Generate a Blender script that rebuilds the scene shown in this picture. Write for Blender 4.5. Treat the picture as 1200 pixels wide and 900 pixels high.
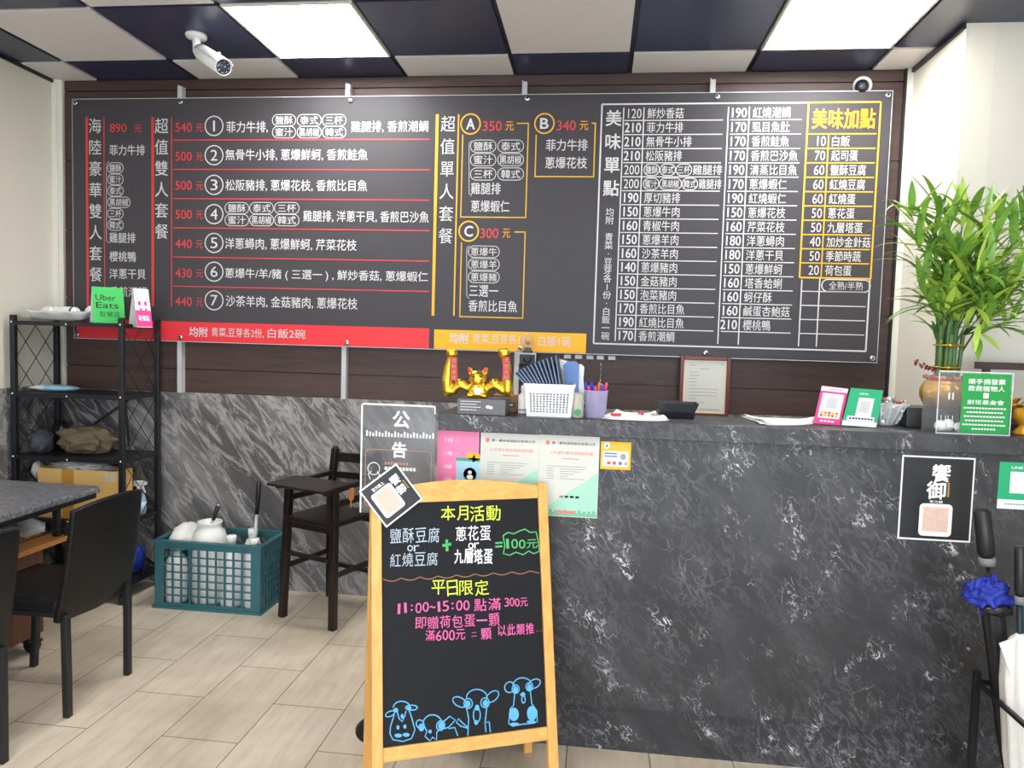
import bpy, bmesh, math, random
from mathutils import Vector, Matrix, Quaternion
R = math.radians
random.seed(7)
scene = bpy.context.scene
for o in list(bpy.data.objects): bpy.data.objects.remove(o)
COL = scene.collection

# ------------------------------------------------------------------ camera
F_PX, YAW, PIT, ROL = 847.3148, -.1157, .0604, -.0289
EYE = Vector((2.7916, -3.931, 1.4765))
_r0 = Vector((math.cos(YAW), -math.sin(YAW), 0)); _f0 = Vector((math.sin(YAW), math.cos(YAW), 0)); _z = Vector((0, 0, 1))
FWD = math.cos(PIT)*_f0 - math.sin(PIT)*_z
_u1 = math.sin(PIT)*_f0 + math.cos(PIT)*_z
RIGHT = math.cos(ROL)*_r0 - math.sin(ROL)*_u1
UP = math.sin(ROL)*_r0 + math.cos(ROL)*_u1
cam = bpy.data.cameras.new('camera'); cam.sensor_width = 36; cam.lens = F_PX/1200*36; cam.clip_start = .05
camo = bpy.data.objects.new('camera', cam); COL.objects.link(camo)
camo.matrix_world = Matrix(((RIGHT.x, UP.x, -FWD.x, EYE.x), (RIGHT.y, UP.y, -FWD.y, EYE.y), (RIGHT.z, UP.z, -FWD.z, EYE.z), (0, 0, 0, 1)))
scene.camera = camo
scene.view_settings.view_transform = 'Standard'; scene.view_settings.look = 'None'
scene.view_settings.gamma = 1; scene.view_settings.use_curve_mapping = False
scene.view_settings.exposure = 0.82
PANEL_STRENGTH = 17.0
w = bpy.data.worlds.new('world'); scene.world = w; w.use_nodes = True
w.node_tree.nodes['Background'].inputs[0].default_value = (.80, .89, 1, 1); w.node_tree.nodes['Background'].inputs[1].default_value = 4.2
# unseen window added behind the viewer for fill; a portal guides sky light in
WX0, WX1, WZ0, WZ1 = .7, 5.6, .12, 2.45
ld = bpy.data.lights.new('fill_window_portal', 'AREA'); ld.shape = 'RECTANGLE'; ld.size = WX1-WX0; ld.size_y = WZ1-WZ0; ld.cycles.is_portal = True
lo = bpy.data.objects.new('fill_window_portal', ld); COL.objects.link(lo); lo.location = ((WX0+WX1)/2, -6.62, (WZ0+WZ1)/2); lo.rotation_euler = (math.radians(90), 0, 0)

def ray(px, py):
    return (FWD + RIGHT*((px-600)/F_PX) - UP*((py-450)/F_PX))
def hit(px, py, axis, val):
    d = ray(px, py); t = (val-EYE[axis])/d[axis]; return EYE + d*t
def onx(px, py, v): return hit(px, py, 0, v)
def ony(px, py, v): return hit(px, py, 1, v)
def onz(px, py, v): return hit(px, py, 2, v)

# ------------------------------------------------------------------ materials
def lin(c):
    f = lambda x: x/12.92 if x <= .04045 else ((x+.055)/1.055)**2.4
    return tuple(f(x/255) for x in c)+(1,)
MATS = {}
def mat(name, col, rough=.5, metal=0, spec=.5, var=.06, bump=0, bscale=40, trans=0, alpha=1, emis=0, coat=0):
    """Principled with a little procedural colour variation and optional bump."""
    if name in MATS: return MATS[name]
    m = bpy.data.materials.new(name); m.use_nodes = True; nt = m.node_tree; p = nt.nodes['Principled BSDF']
    c = lin(col); p.inputs['Base Color'].default_value = c
    p.inputs['Roughness'].default_value = rough; p.inputs['Metallic'].default_value = metal
    p.inputs['Specular IOR Level'].default_value = spec
    p.inputs['Transmission Weight'].default_value = trans; p.inputs['Alpha'].default_value = alpha
    p.inputs['Coat Weight'].default_value = coat
    if emis: p.inputs['Emission Color'].default_value = c; p.inputs['Emission Strength'].default_value = emis
    if var or bump:
        tc = nt.nodes.new('ShaderNodeTexCoord'); n = nt.nodes.new('ShaderNodeTexNoise'); n.inputs['Scale'].default_value = bscale; n.inputs['Detail'].default_value = 3
        nt.links.new(tc.outputs['Object'], n.inputs['Vector'])
        if var:
            mx = nt.nodes.new('ShaderNodeMix'); mx.data_type = 'RGBA'
            mx.inputs[6].default_value = tuple(x*(1-var*2) for x in c[:3])+(1,); mx.inputs[7].default_value = tuple(min(1, x*(1+var*2)) for x in c[:3])+(1,)
            nt.links.new(n.outputs['Fac'], mx.inputs[0]); nt.links.new(mx.outputs[2], p.inputs['Base Color'])
        if bump:
            b = nt.nodes.new('ShaderNodeBump'); b.inputs['Strength'].default_value = bump; b.inputs['Distance'].default_value = .01
            nt.links.new(n.outputs['Fac'], b.inputs['Height']); nt.links.new(b.outputs[0], p.inputs['Normal'])
    MATS[name] = m; return m

class NT:
    """tiny node-graph helper"""
    def __init__(s, name):
        s.m = bpy.data.materials.new(name); s.m.use_nodes = True; s.t = s.m.node_tree; s.p = s.t.nodes['Principled BSDF']; MATS[name] = s.m
    def n(s, typ, **k):
        x = s.t.nodes.new('ShaderNode'+typ)
        for a, v in k.items(): setattr(x, a, v)
        return x
    def l(s, a, b): s.t.links.new(a, b)
    def math(s, op, a, b=None, clamp=False):
        x = s.n('Math', operation=op, use_clamp=clamp)
        for i, v in enumerate((a, b)):
            if v is None: continue
            if isinstance(v, (int, float)): x.inputs[i].default_value = v
            else: s.l(v, x.inputs[i])
        return x.outputs[0]
    def coord(s, rot=(0, 0, 0), scale=(1, 1, 1), stretch=None):
        if stretch:   # stretched along the rotated axes
            tc = s.n('TexCoord'); mp = s.n('Mapping', vector_type='TEXTURE'); mp.inputs['Rotation'].default_value = rot; mp.inputs['Scale'].default_value = stretch
            s.l(tc.outputs['Object'], mp.inputs[0]); return mp.outputs[0]
        tc = s.n('TexCoord'); mp = s.n('Mapping'); mp.inputs['Rotation'].default_value = rot; mp.inputs['Scale'].default_value = scale
        s.l(tc.outputs['Object'], mp.inputs[0]); return mp.outputs[0]
    def noise(s, v, scale, detail=4, rough=.55, dist=0):
        x = s.n('TexNoise'); x.inputs['Scale'].default_value = scale; x.inputs['Detail'].default_value = detail; x.inputs['Roughness'].default_value = rough; x.inputs['Distortion'].default_value = dist
        s.l(v, x.inputs['Vector']); return x.outputs['Fac']
    def ramp(s, f, stops):
        r = s.n('ValToRGB'); e = r.color_ramp.elements
        while len(e) < len(stops): e.new(.5)
        for q, (pos, c) in zip(e, stops):
            q.position = pos; q.color = lin(c) if len(c) == 3 else c
        s.l(f, r.inputs[0]); return r.outputs[0]
    def mix(s, f, a, b, blend='MIX'):
        x = s.n('Mix', data_type='RGBA', blend_type=blend)
        for i, v in ((0, f), (6, a), (7, b)):
            if isinstance(v, tuple): x.inputs[i].default_value = v
            elif isinstance(v, (int, float)): x.inputs[i].default_value = v
            else: s.l(v, x.inputs[i])
        return x.outputs[2]
    def vein(s, f, width):
        """1 on the line f = 0.5, falling to 0"""
        d = s.math('ABSOLUTE', s.math('SUBTRACT', f, .5)); return s.math('SUBTRACT', 1, s.math('DIVIDE', d, width), True)

def counter_marble():
    g = NT('counter_marble'); v = g.coord(rot=(0, R(54), 0), stretch=(2.2, 1, 1)); v0 = g.coord()
    base = g.ramp(g.noise(v, 5, 8, .72, .3), [(.3, (39, 39, 41)), (.5, (52, 52, 54)), (.72, (74, 74, 77))])
    f0 = g.noise(v, 26, 4, .6, .5); f1 = g.noise(v, 10, 4, .6, .7); f2 = g.noise(v, 24, 3, .55, .6); f3 = g.noise(v, 46, 3, .6, .4)
    m0 = g.ramp(g.noise(v0, 3.0, 4), [(.40, (0, 0, 0)), (.65, (255, 255, 255))])
    m1 = g.ramp(g.noise(v0, 5.3, 4), [(.52, (0, 0, 0)), (.66, (255, 255, 255))])
    m2 = g.ramp(g.noise(v0, 8.1, 3, .5, .3), [(.54, (0, 0, 0)), (.70, (255, 255, 255))])
    m3 = g.ramp(g.noise(v0, 8.7, 3, .6), [(.61, (0, 0, 0)), (.70, (255, 255, 255))])
    c = g.mix(g.math('MULTIPLY', g.math('MULTIPLY', g.vein(f0, .05), m0), .30), base, lin((140, 140, 144)))
    c = g.mix(g.math('MULTIPLY', g.math('MULTIPLY', g.vein(f1, .006), m1), .7), c, lin((180, 180, 184)))
    c = g.mix(g.math('MULTIPLY', g.math('MULTIPLY', g.vein(f2, .014), m2), .75), c, lin((190, 190, 194)))
    c = g.mix(g.math('MULTIPLY', g.math('MULTIPLY', g.vein(f3, .04), m3), 1.0), c, lin((236, 236, 238)))
    g.l(c, g.p.inputs['Base Color']); g.p.inputs['Roughness'].default_value = .42; g.p.inputs['Specular IOR Level'].default_value = .4
    return g.m
def wall_marble():
    g = NT('wall_marble'); v = g.coord(rot=(0, R(50), 0), stretch=(4.2, 1, 1)); v2 = g.coord(rot=(0, R(44), 0), stretch=(2.6, 1, 1))
    w1 = g.noise(v, 4.2, 8, .66, .5); w2 = g.noise(v, 9, 6, .6, .7); w3 = g.noise(v, 6.5, 5, .6, .5)
    c = g.ramp(w1, [(.32, (60, 57, 58)), (.46, (86, 83, 83)), (.58, (118, 115, 114)), (.74, (176, 173, 170))])
    c = g.mix(g.math('MULTIPLY', g.vein(w2, .045), .6), c, lin((190, 186, 182)))
    c = g.mix(g.math('MULTIPLY', g.vein(w3, .012), .4), c, lin((200, 196, 190)))
    c = g.mix(g.ramp(g.noise(v2, 1.6, 4, .6, .3), [(.42, (0, 0, 0)), (.68, (90, 90, 90))]), c, lin((196, 193, 189)))
    g.l(c, g.p.inputs['Base Color']); g.p.inputs['Roughness'].default_value = .35
    return g.m
def floor_tile():
    g = NT('floor_tile'); tc = g.n('TexCoord'); mp = g.n('Mapping')
    mp.inputs['Rotation'].default_value = (0, 0, R(90)); mp.inputs['Location'].default_value = (1.25+.578*6, -.971+.2939*10, 0)
    g.l(tc.outputs['Object'], mp.inputs[0])
    # planks lie along the room's depth: swap x and y
    sp = g.n('SeparateXYZ'); gp = g.n('NewGeometry'); g.l(gp.outputs['Position'], sp.inputs[0]); cb = g.n('CombineXYZ')
    g.l(g.math('ADD', sp.outputs[1], 1.25+.578*12+.289), cb.inputs[0]); g.l(g.math('ADD', sp.outputs[0], -.971+.2939*10), cb.inputs[1])
    br = g.n('TexBrick'); br.offset = .5; br.offset_frequency = 2
    br.inputs['Scale'].default_value = 1; br.inputs['Brick Width'].default_value = .578; br.inputs['Row Height'].default_value = .2939
    br.inputs['Mortar Size'].default_value = .0022; br.inputs['Mortar Smooth'].default_value = .1; br.inputs['Bias'].default_value = 0
    br.inputs['Color1'].default_value = lin((222, 210, 190)); br.inputs['Color2'].default_value = lin((214, 202, 182)); br.inputs['Mortar'].default_value = lin((120, 108, 94))
    g.l(cb.outputs[0], br.inputs['Vector'])
    v = g.coord(scale=(9, 1.1, 1)); n = g.noise(v, 3.2, 6, .65, .5)
    st = g.ramp(n, [(.3, (222, 220, 216)), (.5, (245, 243, 241)), (.7, (255, 255, 255))])
    n2 = g.noise(g.coord(), 2.2, 3); st2 = g.ramp(n2, [(.35, (225, 222, 218)), (.6, (255, 255, 255))])
    c = g.mix(1.0, g.mix(.8, br.outputs['Color'], st, 'MULTIPLY'), st2, 'MULTIPLY')
    g.l(c, g.p.inputs['Base Color']); g.p.inputs['Roughness'].default_value = .38; g.p.inputs['Specular IOR Level'].default_value = .35
    b = g.n('Bump'); b.inputs['Strength'].default_value = .25; b.inputs['Distance'].default_value = .002; b.invert = True
    g.l(br.outputs['Fac'], b.inputs['Height']); g.l(b.outputs[0], g.p.inputs['Normal'])
    return g.m
def wood(name, c1, c2, axis=2, rough=.45, sc=1):
    g = NT(name); s = [14, 14, 14]; s[axis] = 1.2
    n = g.noise(g.coord(scale=tuple(x*sc for x in s)), 4, 5, .6, .6)
    c = g.ramp(n, [(.3, c1), (.7, c2)]); g.l(c, g.p.inputs['Base Color']); g.p.inputs['Roughness'].default_value = rough
    return g.m
def granite():
    g = NT('granite'); v = g.coord(scale=(1, 2.5, 1))
    c = g.ramp(g.noise(v, 42, 6, .7, .4), [(.3, (52, 53, 58)), (.5, (102, 103, 108)), (.68, (168, 168, 170))]); g.l(c, g.p.inputs['Base Color']); g.p.inputs['Roughness'].default_value = .3
    return g.m
M_counter, M_dado, M_floor, M_granite = counter_marble(), wall_marble(), floor_tile(), granite()
M_plank = wood('brown_plank', (62, 45, 42), (80, 60, 55), 0, .5, .7)
M_pine = wood('pine', (214, 154, 74), (236, 182, 104), 2, .4)
M_pine_h = wood('pine_rail', (214, 154, 74), (236, 182, 104), 0, .4)
M_darkwood = wood('dark_wood', (20, 13, 12), (35, 23, 20), 2, .3)
M_cabinet = wood('cabinet_wood', (88, 52, 38), (112, 70, 52), 2, .5)
M_shelfwood = wood('shelf_wood', (190, 125, 62), (214, 150, 84), 1, .5)
M_redwood = wood('frame_wood', (84, 30, 26), (112, 44, 36), 2, .35)
M_plinth = wood('plinth_wood', (60, 42, 42), (84, 60, 60), 0, .4)
M_cream = mat('cream_wall', (222, 217, 203), .75, var=.01, bscale=3)
M_trim = mat('cream_trim', (226, 224, 212), .5, var=.01)
M_tile_b = mat('ceiling_black', (46, 51, 78), .32, spec=.6, var=.02)
M_tile_w = mat('ceiling_white', (220, 216, 214), .7, var=.01)
M_grid = mat('ceiling_grid', (28, 29, 36), .4, var=0)
M_black = mat('black_plastic', (24, 24, 27), .4, var=.02)
M_blackmetal = mat('black_metal', (26, 27, 31), .42, var=.02)
M_leather = mat('black_leatherette', (16, 16, 18), .45, spec=.35, var=.03, bump=.25, bscale=14)
M_board = mat('board_grey', (66, 64, 68), .5, spec=.28, var=.02, bscale=2)
M_white = mat('white', (242, 242, 240), .5, var=0)
M_whiteplastic = mat('white_plastic', (228, 229, 226), .4, var=.01)
M_letter = mat('lettering_white', (206, 206, 206), .55, var=0)
M_amber = mat('lettering_amber', (226, 150, 12), .55, var=0)
M_red = mat('red', (222, 48, 58), .5, var=0)
M_yellow = mat('amber', (248, 178, 12), .5, var=0)
M_linered = mat('line_red', (200, 62, 66), .5, var=0)
M_lineyellow = mat('line_yellow', (222, 172, 40), .5, var=0)
M_alu = mat('rail_grey', (190, 190, 192), .4, var=.01)
M_chrome = mat('chrome', (205, 205, 208), .2, 1, var=0)
M_gold = mat('gold', (228, 184, 62), .33, 1, var=.03)
M_goldpot = mat('gold_pot', (226, 172, 70), .35, .7, var=.12, bump=.6, bscale=60)
M_glass = mat('clear_glass', (245, 248, 248), .04, trans=1, var=0)
M_acry = mat('clear_acrylic', (235, 240, 240), .08, alpha=.05, var=0)
M_edge = mat('acrylic_edge', (225, 232, 232), .2, alpha=.75, var=0)
M_slate = mat('chalkboard', (22, 23, 27), .6, spec=.25, var=.06, bscale=5)
M_teal = mat('crate_teal', (54, 104, 112), .4, var=.02)
M_card = mat('cardboard', (220, 182, 110), .7, var=.03)
M_paper = mat('paper', (238, 239, 236), .6, var=.01)
M_paper2 = mat('certificate_paper', (206, 207, 199), .6, var=.01)
M_greytext = mat('grey_print', (150, 150, 150), .6, var=0)
M_blacktext = mat('black_print', (30, 30, 32), .6, var=0)
M_redtext = mat('red_print', (226, 120, 112), .6, var=0)
M_mint = mat('mint_print', (160, 208, 188), .6, var=0)
M_grass = mat('green_print', (70, 160, 120), .6, var=0)
M_pink = mat('pink', (232, 60, 140), .5, var=0)
M_rose = mat('rose_paper', (238, 130, 172), .6, var=.02)
M_green = mat('green_card', (20, 168, 112), .45, var=0)
M_uber = mat('bright_green', (60, 196, 92), .5, var=.01)
M_signgreen = mat('sign_green', (12, 146, 62), .4, var=.01)
M_blue = mat('strap_blue', (22, 44, 150), .6, var=.1, bump=.5, bscale=20)

# ------------------------------------------------------------------ geometry builder
class B:
    def __init__(s): s.bm = bmesh.new()
    def face(s, pts, m=0):
        f = s.bm.faces.new([s.bm.verts.new(p) for p in pts]); f.material_index = m; return f
    def hull8(s, v, m=0):
        vs = [s.bm.verts.new(p) for p in v]
        for q in ((0, 3, 2, 1), (4, 5, 6, 7), (0, 1, 5, 4), (1, 2, 6, 5), (2, 3, 7, 6), (3, 0, 4, 7)):
            s.bm.faces.new([vs[i] for i in q]).material_index = m
    def box(s, c, d, m=0, rz=0, rot=None):
        c = Vector(c); h = Vector(d)/2
        q = rot or Matrix.Rotation(rz, 3, 'Z')
        s.hull8([c + q @ Vector((a*h.x, b*h.y, e*h.z)) for e in (-1, 1) for a, b in ((-1, -1), (1, -1), (1, 1), (-1, 1))], m)
    def span(s, a, b, m=0):
        a, b = Vector(a), Vector(b); s.box((a+b)/2, [abs(x) for x in (b-a)], m)
    def bar(s, p, q, wd, dp, m=0, up=(0, 0, 1)):
        p, q = Vector(p), Vector(q); d = (q-p); L = d.length; d.normalize(); up = Vector(up)
        if abs(d.dot(up)) > .98: up = Vector((0, 1, 0))
        x = d.cross(up).normalized(); y = x.cross(d).normalized()
        M3 = Matrix((x, y, d)).transposed(); s.box((p+q)/2, (wd, dp, L), m, rot=M3)
    def tube(s, pts, r, n=8, m=0, closed=False, cap=True):
        pts = [Vector(p) for p in pts]; N = len(pts); rs = r if isinstance(r, (list, tuple)) else [r]*N
        rings = []; ref = None
        for i, p in enumerate(pts):
            a = pts[(i-1) % N] if closed or i > 0 else p; b = pts[(i+1) % N] if closed or i < N-1 else p
            d = (b-a).normalized()
            if ref is None or abs(ref.dot(d)) > .99: ref = Vector((0, 0, 1)) if abs(d.z) < .9 else Vector((1, 0, 0))
            x = (ref - d*ref.dot(d)).normalized(); y = d.cross(x); ref = x
            rings.append([s.bm.verts.new(p + (x*math.cos(2*math.pi*k/n) + y*math.sin(2*math.pi*k/n))*rs[i]) for k in range(n)])
        for i in range(N if closed else N-1):
            A, C = rings[i], rings[(i+1) % N]
            for k in range(n):
                f = s.bm.faces.new((A[k], A[(k+1) % n], C[(k+1) % n], C[k])); f.material_index = m; f.smooth = True
        if cap and not closed:
            s.bm.faces.new(rings[0][::-1]).material_index = m; s.bm.faces.new(rings[-1]).material_index = m
    def lathe(s, prof, c=(0, 0, 0), n=24, m=0, M3=None, sx=1, sy=1):
        c = Vector(c); M3 = M3 or Matrix.Identity(3); rings = []
        for r, z in prof:
            if r < 1e-6: rings.append([s.bm.verts.new(c + M3 @ Vector((0, 0, z)))])
            else: rings.append([s.bm.verts.new(c + M3 @ Vector((sx*r*math.cos(2*math.pi*k/n), sy*r*math.sin(2*math.pi*k/n), z))) for k in range(n)])
        for A, C in zip(rings, rings[1:]):
            for k in range(n):
                j = (k+1) % n
                if len(A) == 1 and len(C) == 1: continue
                vs = (A[0], C[j], C[k]) if len(A) == 1 else (A[k], A[j], C[0]) if len(C) == 1 else (A[k], A[j], C[j], C[k])
                f = s.bm.faces.new(vs); f.material_index = m; f.smooth = True
        for ring, flip in ((rings[0], 1), (rings[-1], 0)):
            if len(ring) > 1: s.bm.faces.new(ring[::-1] if flip else ring).material_index = m
    def ball(s, c, r, m=0, n=14, rot=None):
        r = (r, r, r) if isinstance(r, (int, float)) else r
        k = n//2; M3 = (rot or Matrix.Identity(3)) @ Matrix.Diagonal(r)
        s.lathe([(math.sin(math.pi*i/k) if 0 < i < k else 0, -math.cos(math.pi*i/k)) for i in range(k+1)], c, n, m, M3)
    def prism(s, pts, vec, m=0):
        vec = Vector(vec); a = [s.bm.verts.new(p) for p in pts]; b = [s.bm.verts.new(Vector(p)+vec) for p in pts]; n = len(a)
        s.bm.faces.new(a[::-1]).material_index = m; s.bm.faces.new(b).material_index = m
        for i in range(n): s.bm.faces.new((a[i], a[(i+1) % n], b[(i+1) % n], b[i])).material_index = m
    def sheet(s, f, nu, nv, m=0, smooth=True):
        V = [[s.bm.verts.new(f(i/nu, j/nv)) for j in range(nv+1)] for i in range(nu+1)]
        for i in range(nu):
            for j in range(nv):
                q = s.bm.faces.new((V[i][j], V[i+1][j], V[i+1][j+1], V[i][j+1])); q.material_index = m; q.smooth = smooth
        return V

INV = {}
def thing(name, label, cat, loc=(0, 0, 0), rz=0, group=None):
    o = bpy.data.objects.new(name, None); COL.objects.link(o); o.empty_display_size = .1
    o.location = loc; o.rotation_euler = (0, 0, rz); o['label'] = label; o['category'] = cat
    if group: o['group'] = group
    INV[o.name] = (Matrix.Translation(Vector(loc)) @ Matrix.Rotation(rz, 4, 'Z')).inverted()
    return o
def obj(name, b, mats, parent=None, local=False, bev=0, solid=0, remesh=0, sub=0, smooth=False, label=None, kind=None, fixn=True):
    if fixn: bmesh.ops.recalc_face_normals(b.bm, faces=b.bm.faces)
    me = bpy.data.meshes.new(name); root = parent
    while root is not None and root.parent is not None: root = root.parent
    off = None
    if root is not None:
        if not local: bmesh.ops.transform(b.bm, matrix=INV[root.name], verts=b.bm.verts)
    else:
        vs = [v.co for v in b.bm.verts]
        off = Vector(((min(v.x for v in vs)+max(v.x for v in vs))/2, (min(v.y for v in vs)+max(v.y for v in vs))/2, min(v.z for v in vs)))
        bmesh.ops.translate(b.bm, vec=-off, verts=b.bm.verts)
    if smooth:
        for f in b.bm.faces: f.smooth = True
    b.bm.to_mesh(me); b.bm.free()
    o = bpy.data.objects.new(name, me); COL.objects.link(o)
    for m in (mats if isinstance(mats, (list, tuple)) else [mats]): me.materials.append(m)
    if off is not None: o.location = off
    if parent is not None: o.parent = parent
    if remesh:
        d = o.modifiers.new('remesh', 'REMESH'); d.mode = 'VOXEL'; d.voxel_size = remesh; d.use_smooth_shade = True
        q = o.modifiers.new('smooth', 'SMOOTH'); q.iterations = 3
    if solid: d = o.modifiers.new('solid', 'SOLIDIFY'); d.thickness = solid; d.offset = 0
    if bev: d = o.modifiers.new('bevel', 'BEVEL'); d.width = bev; d.segments = 2; d.limit_method = 'ANGLE'
    if sub: d = o.modifiers.new('sub', 'SUBSURF'); d.levels = sub; d.render_levels = sub
    if label: o['label'] = label
    if kind: o['kind'] = kind
    return o
def tag(o, label, cat, group=None, kind=None):
    o['label'] = label; o['category'] = cat
    if group: o['group'] = group
    if kind: o['kind'] = kind
    return o
def struct(name, b, m, **k):
    o = obj(name, b, m, **k); o['kind'] = 'structure'; return o
def dup(root, loc, rz=None, label=None):
    r = root.copy(); COL.objects.link(r); r.location = loc
    if rz is not None: r.rotation_euler = (0, 0, rz)
    if label: r['label'] = label
    def rec(src, dst):
        for ch in src.children:
            c = ch.copy(); COL.objects.link(c); c.parent = dst; rec(ch, c)
    for ch in list(root.children):
        c = ch.copy(); COL.objects.link(c); c.parent = r
        for g in list(ch.children):
            d = g.copy(); COL.objects.link(d); d.parent = c
    return r

# ------------------------------------------------------------------ lettering
_G = {}
def glyph(s, bold=0):
    k = s
    if k not in _G:
        cu = bpy.data.curves.new('t', 'FONT'); cu.body = s; cu.resolution_u = 3; cu.fill_mode = 'FRONT'
        o = bpy.data.objects.new('t', cu); COL.objects.link(o)
        dg = bpy.context.evaluated_depsgraph_get(); dg.update()
        me = bpy.data.meshes.new_from_object(o.evaluated_get(dg))
        _G[k] = ([(v.co.x, v.co.y) for v in me.vertices], [tuple(p.vertices) for p in me.polygons])
        bpy.data.objects.remove(o); bpy.data.meshes.remove(me); bpy.data.curves.remove(cu)
    return _G[k]
def bbox(vs):
    xs = [v[0] for v in vs]; ys = [v[1] for v in vs]; return min(xs), min(ys), max(xs), max(ys)

class Plane:
    """A flat surface in the room: lettering and print lie on it. u right, v up, n towards the room."""
    def __init__(s, O, u, v, off=.0008):
        s.O = Vector(O); s.u = Vector(u).normalized(); s.v = Vector(v); s.v = (s.v - s.u*s.v.dot(s.u)).normalized(); s.n = s.u.cross(s.v); s.off = off
        if s.n.dot(EYE-s.O) < 0: s.n = -s.n
    def at(s, a, b, o=None): return s.O + s.u*a + s.v*b + s.n*(s.off if o is None else o)
    def px(s, x, y):
        d = ray(x, y); t = (s.O-EYE).dot(s.n)/d.dot(s.n); P = EYE+d*t-s.O; return P.dot(s.u), P.dot(s.v)
    def put(s, b, vs, fs, m, o=None):
        V = [b.bm.verts.new(s.at(x, y, o)) for x, y in vs]
        for f in fs:
            try: b.bm.faces.new([V[i] for i in f]).material_index = m
            except ValueError: pass
    def rect(s, b, a0, b0, a1, b1, m=0, o=None): s.put(b, [(a0, b0), (a1, b0), (a1, b1), (a0, b1)], [(0, 1, 2, 3)], m, o)
    def text(s, b, t, ac, bc, wd, ht, m=0, bold=0, o=None, rot=0):
        vs, fs = glyph(t, bold); x0, y0, x1, y1 = bbox(vs); c, sn = math.cos(rot), math.sin(rot); out = []
        for x, y in vs:
            X = ((x-x0)/(x1-x0)-.5)*wd; Y = ((y-y0)/(y1-y0)-.5)*ht; out.append((ac+c*X-sn*Y, bc+sn*X+c*Y))
        s.strike(b, out, fs, m, o, bold*ht*.9)
    def strike(s, b, vs, fs, m, o, d):
        """heavier lettering: the same strokes laid again a little to the sides"""
        for k, (dx, dy) in enumerate(((0, 0), (d, d*.4), (-d, -d*.4), (d*.4, -d), (-d*.4, d)) if d > 0 else ((0, 0),)):
            s.put(b, [(x+dx, y+dy) for x, y in vs], fs, m, (s.off if o is None else o)+k*.00004)
    def char(s, b, ch, ac, bc, size, m=0, bold=0, sx=1):
        """one character in its own square, not stretched to it"""
        q = bbox(glyph('國')[0]); k = size/(q[3]-q[1]); cx, cy = (q[0]+q[2])/2, (q[1]+q[3])/2; vs, fs = glyph(ch, bold)
        if ord(ch) < 256: e = bbox(vs); cx = (e[0]+e[2])/2
        s.strike(b, [(ac+(x-cx)*k*sx, bc+(y-cy)*k) for x, y in vs], fs, m, None, bold*size*.9)
    # --- the same, measured off the photograph
    def T(s, b, t, x0, x1, yc, h, m=0, bold=0):
        a0, b0 = s.px(x0, yc); a1, b1 = s.px(x1, yc); _, bt = s.px((x0+x1)/2, yc-h/2); _, bb = s.px((x0+x1)/2, yc+h/2)
        s.text(b, t, (a0+a1)/2, (b0+b1)/2 if abs(b1-b0) < .05 else (bt+bb)/2, a1-a0, bt-bb, m, bold)
    def V(s, b, t, x, y0, y1, size, m=0, bold=0, sx=1):
        a0, b0 = s.px(x, y0); a1, b1 = s.px(x, y1); _, q = s.px(x, y0+size); n = len(t)
        for i, ch in enumerate(t):
            if ch != ' ': s.char(b, ch, (a0+a1)/2, b0+(b1-b0)*i/(n-1), b0-q, m, bold, sx)
    def seg(s, b, a0, b0, a1, b1, w, m=0, o=None):
        d = Vector((a1-a0, b1-b0)); L = d.length
        if L < 1e-6: return
        n = Vector((-d.y, d.x))/L*w/2
        s.put(b, [(a0+n.x, b0+n.y), (a0-n.x, b0-n.y), (a1-n.x, b1-n.y), (a1+n.x, b1+n.y)], [(0, 1, 2, 3)], m, o)
    def H(s, b, x0, x1, y, w, m=0, y1=None):
        a0, b0 = s.px(x0, y); a1, b1 = s.px(x1, y if y1 is None else y1); c = (b0+b1)/2 if y1 is not None else b0; s.seg(b, a0, c, a1, c, w, m)
    def VL(s, b, x, y0, y1, w, m=0, x1=None):
        a0, b0 = s.px(x, y0); a1, b1 = s.px(x if x1 is None else x1, y1); c = (a0+a1)/2; s.seg(b, c, b0, c, b1, w, m)
    def ring(s, b, loop, w, m=0):
        """closed outline of width w"""
        n = len(loop); P = [Vector(p) for p in loop]; outer = []; inner = []
        for i in range(n):
            d = (P[(i+1) % n]-P[i-1]).normalized(); k = Vector((-d.y, d.x))*w/2; outer.append(P[i]-k); inner.append(P[i]+k)
        vs = [tuple(p) for p in outer+inner]
        s.put(b, vs, [(i, (i+1) % n, n+(i+1) % n, n+i) for i in range(n)], m)
    def stroke(s, b, pts, w, m=0, o=None):
        P = [Vector(p) for p in pts]; n = len(P); vs = []
        for i in range(n):
            d = (P[min(i+1, n-1)]-P[max(i-1, 0)])
            d = d.normalized() if d.length > 1e-7 else Vector((1, 0)); k = Vector((-d.y, d.x))*w/2; vs += [tuple(P[i]-k), tuple(P[i]+k)]
        s.put(b, vs, [(2*i, 2*i+2, 2*i+3, 2*i+1) for i in range(n-1)], m, o)
    def circ(s, b, ac, bc, r, w, m=0): s.ring(b, [(ac+r*math.cos(2*math.pi*k/28), bc+r*math.sin(2*math.pi*k/28)) for k in range(28)], w, m)
    def disc(s, b, ac, bc, ra, rb, m=0, o=None, n=24): s.put(b, [(ac+ra*math.cos(2*math.pi*k/n), bc+rb*math.sin(2*math.pi*k/n)) for k in range(n)], [tuple(range(n))], m, o)
    def rr(s, ac, bc, wd, ht, r, k=6):
        out = []
        for sx, sy, a0 in ((1, 1, 0), (-1, 1, 90), (-1, -1, 180), (1, -1, 270)):
            for j in range(k+1):
                t = R(a0+90*j/k); out.append((ac+sx*(wd/2-r)+r*math.cos(t), bc+sy*(ht/2-r)+r*math.sin(t)))
        return out
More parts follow.
